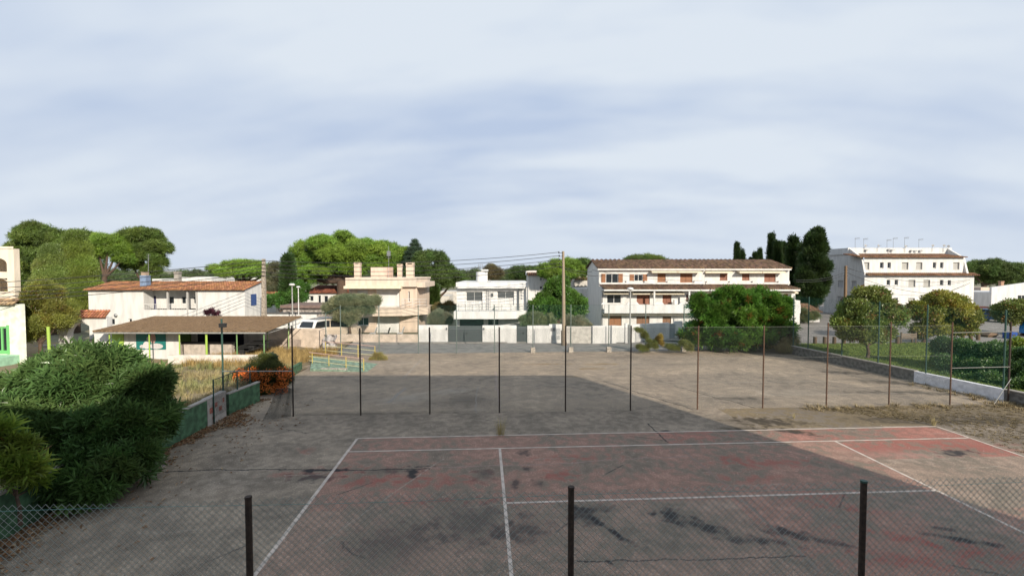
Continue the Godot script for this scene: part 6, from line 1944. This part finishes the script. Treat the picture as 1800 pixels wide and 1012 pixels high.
func shrubs(rng: RandomNumberGenerator) -> void:
	var wh := whorl(15, 0.27, 0.034, 5).mesh(mats.oleander)
	var wh2 := whorl(14, 0.3, 0.05, 6).mesh(mats.leaf)
	var wh3 := whorl(11, 0.3, 0.026, 16).mesh(mats.leaf)
	var lf := leaf_clump(30, 0.3, 0.17, 0.085, 7).mesh(mats.leaf)
	var sm := leaf_clump(40, 0.26, 0.11, 0.035, 8, 0.5).mesh(mats.leaf)
	var ole := Color(0.105, 0.185, 0.06)
	tree("oleander_bush", "huge dark green oleander overhanging the low green wall at the left", "bush", "", 170, 15.4, [[150, 712, 105, 76], [228, 708, 66, 60], [70, 738, 78, 74, 0.6], [205, 772, 78, 64, 1.0], [125, 802, 80, 62, 1.5], [266, 688, 34, 36], [172, 658, 54, 40], [95, 672, 56, 42], [20, 718, 50, 50, 0.4], [170, 838, 76, 34, 1.9], [226, 812, 40, 40, 1.5], [250, 748, 52, 52, 0.6], [138, 634, 28, 22], [40, 785, 56, 56, 0.9]], wh, 8600, 1.0, ole, 71, 0.09, 0.2, 0.35, 1.0, 0.4, 0.0, 0.9, 0.5, 0.5)
	tree("bamboo_shrub", "light yellow-green long-leaved shrub at the left edge below the oleander", "bush", "", 20, 11.4, [[8, 805, 36, 32], [30, 832, 28, 22], [-12, 775, 30, 30], [-30, 820, 40, 50], [62, 850, 16, 12, -0.6]], wh3, 300, 0.95, Color(0.2, 0.29, 0.05), 72, 0.04, 0.2, 0.4, 1.0, 0.9, 0.05, 0.8, 0.5, 0.45)
	tree("oleander_bush", "big rounded shrub behind the green mesh in front of the terrace's right half", "bush", "", 1300, 38.6, [[1250, 560, 42, 36], [1300, 548, 44, 36], [1352, 560, 38, 38], [1222, 590, 22, 26], [1290, 590, 62, 28], [1378, 588, 18, 28], [1285, 522, 26, 14], [1340, 528, 26, 18], [1345, 592, 40, 26], [1240, 600, 34, 20], [1372, 545, 18, 24], [1232, 540, 18, 18]], wh2, 7500, 1.1, Color(0.098, 0.210, 0.034), 73, 0.1, 0.2, 0.5, 1.0, 0.5, 0.05)
	tree("dry_bramble", "tangle of dry brown bramble at the foot of the right shrub", "bramble", "", 1385, 37.5, [[1385, 605, 14, 12], [1372, 612, 22, 8], [1398, 600, 8, 8]], sm, 260, 0.8, Color(0.364, 0.308, 0.149), 74, 0.0, 0.5, 0.5, 1.0, 0.8)
	tree("olive_hedge", "long grey-green olive hedge behind the white garden wall", "hedge", "", 945, 44.2, [[945, 561, 28, 12], [925, 564, 12, 10], [965, 563, 12, 12], [945, 570, 32, 8]], sm, 1500, 0.8, Color(0.19, 0.24, 0.12), 75, 0.05)
	tree("olive_hedge", "dusty grey shrub behind the dull cream wall", "hedge", "", 1012, 44.5, [[1000, 565, 14, 10], [1020, 567, 18, 10], [1012, 573, 26, 8]], sm, 1200, 0.8, Color(0.24, 0.25, 0.17), 76, 0.05)
	tree("green_shrub", "olive-coloured shrub left of the white cubic house", "shrub", "", 772, 48, [[772, 560, 20, 14], [760, 568, 14, 10], [785, 566, 12, 10]], sm, 1200, 0.8, Color(0.24, 0.25, 0.17), 77, 0.05)
	tree("green_shrub", "rusty brown shrub above the olive one beside the cubic house", "shrub", "", 775, 52, [[772, 543, 16, 10], [788, 538, 10, 10], [800, 545, 10, 9]], sm, 900, 0.85, Color(0.234, 0.182, 0.068), 78, 0.05)
	tree("green_shrub", "overhanging grey shrub in front of the tiled lodge", "shrub", "", 1420, 54.5, [[1415, 558, 16, 8], [1428, 556, 12, 8], [1412, 564, 10, 6], [1408, 550, 14, 8]], sm, 900, 0.9, Color(0.169, 0.210, 0.095), 79, 0.05, 0.5, 0.5, 1.0, 0.5, 0.1, 0.8, 0.35)
	# ivy hedge right of the lawn
	var hl := []
	for i in 8:
		for j in 3:
			hl.append([1666 + i * 22, 615 + j * 27 + i * 2.5, 26, 22 + 3 * sin(i * 2.0), 0.57 * i + j * 0.9 - (0.25 if i % 2 else 0.0)])
	tree("ivy_hedge", "thick dark ivy hedge behind the whitewashed wall", "hedge", "", 1740, 29.1, hl, lf, 8500, 0.62, Color(0.085, 0.165, 0.045), 80, 0.06, 0.5, 0.5, 1.0, 0.5, 0.0, 0.9, 0.5)
	tree("yellow_hedge", "yellow-green leafy top of the hedge at the right edge", "hedge", "", 1790, 27.0, [[1785, 625, 22, 14], [1800, 612, 26, 14], [1770, 635, 14, 10]], lf, 900, 0.62, Color(0.208, 0.266, 0.041), 81, 0.05, 0.5, 0.5, 1.0, 0.5, 0.0, 0.9, 0.5)
	# firethorn with orange berries
	var t := tree("firethorn_bush", "low bush covered in orange berries at the court's left edge", "bush", "", 460, 25.3, [[445, 668, 32, 18], [485, 668, 28, 20], [465, 650, 34, 16], [425, 662, 16, 14], [500, 665, 16, 20], [460, 635, 22, 12], [470, 685, 34, 12]], sm, 3000, 0.6, Color(0.075, 0.1, 0.025), 82, 0.05, 0.3, 0.5, 1.0, 0.4, 0.0, 0.8, 0.0, 0.45)
	var bm := MB.new()
	for i in 12:
		bm.ball(rdir(rng) * 0.14, Vector3.ONE * 0.024, 4)
	crown(t, "berries", bm.mesh(vmat(0.4)), lobes_px([[445, 668, 32, 18], [485, 668, 29, 20], [465, 655, 36, 12], [425, 664, 16, 14], [502, 666, 15, 20], [470, 685, 34, 11]], 25.1), 480, 1.0, Color(0.66, 0.17, 0.02), 83, 0.3, 1.0, 0.4, 0.0, 0.6)
	tree("small_conifer", "small dark bluish conifer behind the orange-berried bush", "conifer", "", 477, 25.8, [[477, 632, 7, 12], [479, 645, 10, 12], [473, 650, 8, 10], [483, 655, 8, 14]], sm, 500, 0.6, Color(0.033, 0.063, 0.047), 84, 0.05)
	t = tree("weedy_bush", "dry grey-yellow weed clump at the end of the rear handrail", "weed", "", 664, 34.6, [[664, 628, 9, 10], [672, 634, 10, 6], [655, 634, 6, 6]], sm, 420, 0.6, Color(0.390, 0.350, 0.135), 85, 0.0)
	tree("red_plant", "spiky dark red plant above the straw roof, before the long white house", "plant", "", 372, 43.5, [[372, 552, 9, 5], [366, 554, 5, 4], [380, 554, 6, 4]], wh2, 60, 0.8, Color(0.09, 0.03, 0.05), 86, 0.05)
	for e in [[1128, 612, 14, 6, 37.3, "low weeds at the foot of the street lamp"], [1146, 606, 10, 12, 37.2, "bushy weed between two fence blocks"], [1160, 600, 6, 16, 37.2, "yellow-flowered tall weed against the far fence"], [1180, 612, 16, 6, 37.2, "low weeds left of the big mesh-covered shrub"], [1206, 608, 14, 12, 37.0, "green weeds at the left foot of the mesh-covered shrub"], [1134, 590, 6, 10, 37.5, "climbing vine on the far fence beside the street lamp"], [1122, 580, 9, 4, 37.6, "vine tip hanging over the top of the white wall"]]:
		tree("weed_clump", e[5], "weed", "weeds along the far fence", e[0], e[4], [[e[0], e[1], e[2], e[3]], [e[0] + e[2] * 0.4, e[1] + e[3] * 0.3, e[2] * 0.6, e[3] * 0.6]], sm, int(60 + e[2] * e[3] * 1.4), 0.55, Color(0.182, 0.210, 0.054) if e[0] != 1160 else Color(0.325, 0.238, 0.041), int(e[0]), 0.0)

func ground_cover(rng: RandomNumberGenerator) -> void:
	var tuft := grass_tuft(26, 0.55, 0.22, 0.012, 9).mesh(mats.dry)
	var low := grass_tuft(16, 0.12, 0.1, 0.008, 10).mesh(mats.dry)
	var where := []
	var tint := []
	for i in 2300:   # dry bank
		var p := Vector3(rng.randf_range(-30.0, -12.2), 0, rng.randf_range(-31.8, -13.0))
		var lim := -11.95 - 0.0597 * (-p.z) + 0.0
		if p.x > lim - 0.2: continue
		p.y = ground_height(p) - 0.03
		var s := rng.randf_range(0.5, 1.35)
		where.append(Transform3D(Basis(UP, rng.randf() * TAU).scaled(Vector3(s, s * rng.randf_range(0.4, 0.9), s)), p))
		var g := rng.randf_range(0.75, 1.2)
		var green := clampf(0.5 + 0.6 * sin(p.x * 0.7 + p.z * 0.5), 0, 1) * rng.randf_range(0.4, 1.0)
		tint.append(Color(lerpf(0.36, 0.15, green) * g, lerpf(0.29, 0.19, green) * g, lerpf(0.15, 0.06, green) * g))
	var o := scatter(self, "dry_grass", tuft, where, tint, true)
	tag(o, "dry straw-coloured grass on the bank behind the green wall", "grass")
	where = []
	tint = []
	for i in 800:   # beyond the wall end, by the ramp
		var p := Vector3(rng.randf_range(-22.0, -13.5), 0.0, rng.randf_range(-37.5, -31.0))
		if p.x > -14.5 and p.z > -36.0: continue
		var s := rng.randf_range(0.6, 1.3)
		where.append(Transform3D(Basis(UP, rng.randf() * TAU).scaled(Vector3.ONE * s), p))
		var g := rng.randf_range(0.75, 1.2)
		tint.append(Color(0.4 * g, 0.28 * g, 0.11 * g))
	o = scatter(self, "dry_grass", tuft, where, tint, true)
	tag(o, "tall dry yellow grass between the bar and the ramp", "grass")
	where = []
	tint = []
	for i in 26000:   # lawn
		var y := rng.randf_range(21.0, 36.9)
		var x := 24.35 + (35.4 - y) * 0.133 + rng.randf() * 12.0
		var s := rng.randf_range(0.7, 1.5)
		where.append(Transform3D(Basis(UP, rng.randf() * TAU).scaled(Vector3(s, s, s)), court(x, y, 0.485)))
		var g := rng.randf_range(0.7, 1.3)
		tint.append(Color(0.2 * g, 0.27 * g, 0.06 * g))
	o = scatter(self, "lawn_grass", low, where, tint, true)
	tag(o, "short green grass of the lawn behind the grey wall", "grass")
	where = []
	tint = []
	for i in 110:   # dead grass at the tall fence's right foot and along the wall
		var y := 21.4 + rng.randf_range(-0.4, 0.3)
		var x := rng.randf_range(15.0, 26.0)
		if rng.randf() < 0.4:
			y = rng.randf_range(20.0, 26.0)
			x = 23.6 + (35.4 - y) * 0.133 + rng.randf_range(-0.7, 0.2)
		var s := rng.randf_range(0.3, 0.8)
		where.append(Transform3D(Basis(UP, rng.randf() * TAU).scaled(Vector3(s * 1.3, s * 0.5, s * 1.3)), court(x, y)))
		var g := rng.randf_range(0.7, 1.2)
		tint.append(Color(0.33 * g, 0.26 * g, 0.15 * g))
	o = scatter(self, "dead_grass", tuft, where, tint, true)
	tag(o, "flattened dead grass at the right foot of the tall fence", "grass")
	where = []
	tint = []
	for i in 5200:   # moss and thatch on the court's mossy corner
		var x := rng.randf_range(12.5, 26.5)
		var y := rng.randf_range(18.7, 21.4)
		if x > 19.2: y = rng.randf_range(14.0, 21.4)
		if x < 19.2 and y < 20.9 - (x - 15.7) * 0.63 + rng.randf() * 0.5: continue
		var s := rng.randf_range(0.25, 0.7)
		where.append(Transform3D(Basis(UP, rng.randf() * TAU).scaled(Vector3(s * 1.6, s * 0.45, s * 1.6)), court(x, y)))
		var g := rng.randf_range(0.6, 1.2)
		tint.append(Color(0.22 * g, 0.17 * g, 0.09 * g))
	o = scatter(self, "dry_thatch", low, where, tint, true)
	tag(o, "brown dry moss and thatch beyond the court's right end", "moss")
	# fallen leaves along the green wall
	var lb := MB.new()
	leaf(lb, Vector3(-0.05, 0.006, 0), Vector3.RIGHT, Vector3.BACK, 0.1, 0.035, 0.4)
	var lm := lb.mesh(mats.dry)
	where = []
	tint = []
	for i in 6500:
		var y := rng.randf_range(6.5, 24.5)
		var w := 0.55 + 0.3 * sin(y * 1.3) + 0.15 * sin(y * 3.1)
		var x := -11.55 + absf(rng.randfn(0.0, 0.45)) * w * 1.3 + 0.02
		if y > 20.2 and y < 22.0: x += rng.randf() * 0.8
		if rng.randf() < 0.04: x += rng.randf() * 3.0
		where.append(Transform3D(Basis.from_euler(Vector3(rng.randf_range(-0.5, 0.5), rng.randf() * TAU, rng.randf_range(-0.5, 0.5))).scaled(Vector3.ONE * rng.randf_range(0.7, 1.7)), court(x, y, rng.randf_range(0.005, 0.05))))
		var g := rng.randf_range(0.6, 1.25)
		tint.append(Color(0.27 * g, 0.15 * g, 0.075 * g) if rng.randf() < 0.75 else Color(0.4 * g, 0.29 * g, 0.18 * g))
	o = scatter(self, "fallen_leaves", lm, where, tint, true)
	tag(o, "brown fallen leaves heaped along the foot of the green wall", "leaves")
	where = []
	tint = []
	for i in 700:   # pale chips and scraps on the courts
		var s := rng.randf_range(0.15, 0.55)
		where.append(Transform3D(Basis.from_euler(Vector3(rng.randf_range(-0.2, 0.2), rng.randf() * TAU, 0)).scaled(Vector3.ONE * s), court(rng.randf_range(-10, 20), rng.randf_range(5.0, 21.0), 0.003)))
		var g := rng.randf_range(0.3, 0.75)
		tint.append(Color(g, g * 0.95, g * 0.88))
	o = scatter(self, "paint_chips", lm, where, tint, true)
	tag(o, "pale chips and scraps strewn over the tennis court", "litter")

func small_things(rng: RandomNumberGenerator) -> void:
	# tufts of dry grass on the court
	var gr := grass_tuft(60, 0.75, 0.16, 0.007, 12)
	for e in [[0.66, 18.66, 1.0, "tuft of tall dry grass on the far sideline of the tennis court"], [18.85, 18.68, 0.55, "small dry tuft at the far right corner of the tennis court"], [13.64, 19.99, 0.35, "flat dry tuft by the dark mossy stain"]]:
		var b := MB.new()
		b.v = gr.v.duplicate(); b.n = gr.n.duplicate(); b.uv = gr.uv.duplicate(); b.c = gr.c.duplicate()
		var o := single("grass_tuft", b, mat(lin(0.42, 0.35, 0.16), 0.9, ""), e[3], "grass tuft")
		o.position = court(e[0], e[1])
		o.scale = Vector3.ONE * e[2]
	# ramp
	var b := MB.new()
	var q := [at(545, 652, 30.6), at(645, 655, 30.4), at(664, 640, 33.0), at(548, 634, 34.5)]
	for i in 4: q[i].y = 0.006
	q[0].y = 0.15; q[3].y = 0.3
	b.quad(q[0], q[1], q[2], q[3])
	b.quad(Vector3(q[0].x, -0.02, q[0].z), Vector3(q[1].x, -0.02, q[1].z), q[1], q[0])
	single("ramp", b, mat(lin(0.28, 0.4, 0.29), 0.85, "wear", 0.3), "worn green painted ramp between the handrails", "ramp", "structure")
	b = MB.new()
	var qb := at(566, 649, 31.0)
	for k in 3: b.box(Vector3(qb.x + k * 0.6, 0.02, qb.z + 0.35), Vector3(qb.x + k * 0.6 + 0.5, 0.16, qb.z + 0.1))
	single("loose_slabs", b, mat(lin(0.5, 0.45, 0.38), 0.9, "wear", 0.6), "pale broken concrete slabs before the green ramp", "slabs")
	# crumpled plastic sheet by the beige wall
	b = MB.new()
	for i in 9:
		for j in 8:
			var c := []
			for e in [[0, 0], [1, 0], [1, 1], [0, 1]]:
				var u: float = (i + e[0]) / 9.0
				var v: float = (j + e[1]) / 8.0
				c.append(at(567 + 24 * u, 613 - 25 * v, 38.6) + Vector3(0.05 * sin(v * 9.0), 0, 0.16 * sin(u * 11.0 + v * 5.0) + 0.1 * sin(v * 13.0)))
			b.quad(c[0], c[1], c[2], c[3])
	single("plastic_sheet", b, mat(lin(0.6, 0.56, 0.54), 0.35, "wear", 0.5), "crumpled pale plastic sheet at the corner of the beige wall", "sheet")
	# hollow concrete block
	var bt := Vector2(-10.81, 16.13)
	var t := thing("concrete_block", "hollow concrete block lying among leaves beside the oleander", "block", court(bt.x, bt.y))
	b = MB.new()
	for e in [[0.0, 0.03], [0.185, 0.215], [0.37, 0.4]]: b.obox(court(bt.x, bt.y, e[0]), CU * 0.2, UP * (e[1] - e[0]), CV * 0.2)
	for e in [0.0, 0.172]: b.obox(court(bt.x + 0.003, bt.y + 0.003 + e * 1.0, 0.031), CU * 0.194, UP * 0.338, CV * 0.022)
	part(t, "block_shell", b, mats.concrete)
	# bollards along the lawn
	b = MB.new()
	b.seg(Vector3(0, -0.05, 0), Vector3(0, 0.62, 0), 0.15, 0.14, 10)
	t = thing("bollard", "wooden bollard on the lawn's edge, first from the left end of the grey wall", "bollard", Vector3.ZERO, "wooden bollards along the lawn")
	part(t, "stump", b, mat(lin(0.13, 0.085, 0.055), 0.95, "streak", 2.0, 0.6))
	b = MB.new()
	b.seg(Vector3(0, 0.62, 0), Vector3(0, 0.645, 0), 0.145, 0.12, 10)
	part(t, "bollard_top", b, mat(lin(0.2, 0.15, 0.1), 0.95, "wear", 2.0))
	var names := ["", "second wooden bollard from the left, before the car park", "third wooden bollard from the left, before the car park", "fourth wooden bollard from the left, nearest the left lawn tree", "wooden bollard behind the left lawn tree's trunks", "wooden bollard just right of the left lawn tree", "wooden bollard left of the bench", "wooden bollard between the middle tree and the brown bin", "wooden bollard second to the left of the brown bin", "wooden bollard next to the brown bin"]
	var k := 0
	for px in [1433, 1450, 1467, 1484, 1516, 1547, 1578, 1693, 1707, 1720]:
		var dd := 38.4
		var p := Vector3(xat(px, dd, 610), 0.5, -dd)
		if px > 1600: p = Vector3(xat(px, 41.0, 600), 0.5, -41.0)
		if k == 0: t.position = p
		else: again(t, p, names[k])
		k += 1
	# bench
	var d := 38.6
	t = thing("park_bench", "weathered wooden park bench on the lawn between two trees", "bench", Vector3(xat(1598, d), 0.5, -d))
	var bx := xat(1598, d, 605)
	for i in 3:
		b = MB.new()
		b.box(Vector3(bx - 0.62, 0.5 + 0.42, -d - 0.05 - i * 0.13), Vector3(bx + 0.62, 0.5 + 0.45, -d - 0.15 - i * 0.13))
		part(t, "seat_slat", b, mat(lin(0.22, 0.17, 0.13), 0.9, "streak", 2.0))
		b = MB.new()
		b.box(Vector3(bx - 0.62, 0.5 + 0.52 + i * 0.13, -d + 0.03), Vector3(bx + 0.62, 0.5 + 0.62 + i * 0.13, -d))
		part(t, "back_slat", b, mat(lin(0.22, 0.17, 0.13), 0.9, "streak", 2.0))
	for s in [-0.6, 0.6]:
		b = MB.new()
		b.box(Vector3(bx + s - 0.06, 0.5, -d - 0.001), Vector3(bx + s + 0.06, 0.5 + 1.0, -d - 0.049))
		part(t, "leg", b, mat(lin(0.1, 0.075, 0.055), 0.9, "streak", 2.0))
		b = MB.new()
		b.box(Vector3(bx + s - 0.06, 0.5, -d - 0.33), Vector3(bx + s + 0.06, 0.5 + 0.415, -d - 0.43))
		part(t, "leg", b, mat(lin(0.1, 0.075, 0.055), 0.9, "streak", 2.0))
	# bins
	d = 43.0
	var r := rct(1730, 588, 1747, 601.5, d)
	t = thing("brown_bin", "brown wheeled bin with a sloping lid behind the ivy hedge", "bin", Vector3((r[0] + r[2]) / 2, 0.5, -d))
	b = MB.new()
	b.hexa([Vector3(r[0] + 0.1, 0.5, -d + 0.3), Vector3(r[2] - 0.1, 0.5, -d + 0.3), Vector3(r[2] - 0.1, 0.5, -d - 0.3), Vector3(r[0] + 0.1, 0.5, -d - 0.3), Vector3(r[0], r[3], -d + 0.4), Vector3(r[2], r[3], -d + 0.4), Vector3(r[2], r[3], -d - 0.4), Vector3(r[0], r[3], -d - 0.4)])
	part(t, "body", b, mat(lin(0.2, 0.12, 0.07), 0.6, "fine", 0.5))
	b = MB.new()
	b.prism(PackedVector2Array([Vector2(r[0] - 0.05, 0), Vector2(r[2] + 0.05, 0), Vector2(r[2] - 0.1, 0.17), Vector2(r[0] + 0.2, 0.22)]), Vector3(0, r[3] + 0.001, -d + 0.45), Vector3.RIGHT, UP, Vector3(0, 0, -0.9))
	part(t, "lid", b, mat(lin(0.24, 0.15, 0.09), 0.6, "fine", 0.5))
	r = rct(1769, 583, 1781, 602, 42.0)
	t = thing("blue_container", "blue recycling container behind the hedge at the right edge", "container", Vector3((r[0] + r[2]) / 2, 0.5, -42.0))
	b = MB.new()
	b.box(Vector3(r[0], 0.5, -41.6), Vector3(r[2], r[3] - 0.12, -42.3))
	part(t, "body", b, mat(lin(0.02, 0.09, 0.4), 0.4, "fine", 0.5))
	b = MB.new()
	b.prism(PackedVector2Array([Vector2(r[0] - 0.03, 0), Vector2(r[2] + 0.03, 0), Vector2(r[2] - 0.08, 0.13), Vector2(r[0] + 0.08, 0.13)]), Vector3(0, r[3] - 0.119, -41.57), Vector3.RIGHT, UP, Vector3(0, 0, -0.76))
	part(t, "lid", b, mat(lin(0.02, 0.08, 0.33), 0.4, "fine", 0.5))
	b = MB.new()
	b.box(Vector3(r[0] + 0.15, r[3] - 0.3, -41.598), Vector3(r[2] - 0.15, r[3] - 0.2, -41.58))
	part(t, "slot", b, mats.black)
	# vehicles
	car("parked_car", "dark blue car parked nose out before the white outbuilding", Vector3(xat(1748, 56, 575), 0.5, -56), -PI / 2 + 0.15, mat(lin(0.01, 0.05, 0.14), 0.25, ""))
	car("parked_car", "bright blue car cut off by the right edge behind the hedge", Vector3(xat(1838, 43.5, 598), 0.5, -43.5), 0.3, mat(lin(0.03, 0.22, 0.55), 0.25, ""))
	car("white_van", "white van parked behind the beige wall, left of the two vehicles", Vector3(xat(556, 44.5, 570), 0.0, -44.5), -PI / 2 - 0.25, mat(lin(0.75, 0.75, 0.74), 0.3, ""), 0.0, true)
	car("beige_van", "beige van with dark windows parked behind the beige wall, beside the olive tree", Vector3(xat(590, 45.5, 570), 0.0, -45.5), 0.1, mat(lin(0.5, 0.42, 0.33), 0.35, ""), 0.0, true)
	# garden chairs in the beige yard
	for e in [[655, 0.72, 46.0, "white plastic chair nearest the olive tree in the beige yard"], [678, 0.04, 45.8, "dark reclining garden chair before the beige house's shutter"], [703, 0.72, 46.2, "white plastic chair at the right of the beige yard"]]:
		var c := Vector3(xat(e[0], e[2], 583), 0.0, -e[2])
		t = thing("garden_chair", e[3], "chair", c, "garden chairs in the beige yard")
		var m := mat(lin(e[1], e[1], e[1]), 0.5, "fine", 0.5)
		b = MB.new()
		b.box(c + Vector3(-0.25, 0.42, -0.25), c + Vector3(0.25, 0.46, 0.25))
		part(t, "seat", b, m)
		b = MB.new()
		b.obox(c + Vector3(0.2, 0.46, -0.25), Vector3(0.04, 0, 0), Vector3(0.18, 0.55, 0), Vector3(0, 0, 0.5))
		part(t, "backrest", b, m)
		for s in [[-0.23, -0.23], [-0.23, 0.19], [0.19, -0.23], [0.19, 0.19]]:
			b = MB.new()
			b.box(c + Vector3(s[0], 0, s[1]), c + Vector3(s[0] + 0.04, 0.42, s[1] + 0.04))
			part(t, "leg", b, m)
	# lime pole beside the yellow tree
	b = MB.new()
	b.seg(Vector3(xat(83.5, 33.5), 0, -33.5), at(83.5, 574, 33.5), 0.1, 0.1, 8)
	single("lime_post", b, mats.lime, "lime green post in front of the yellowish tree", "post")
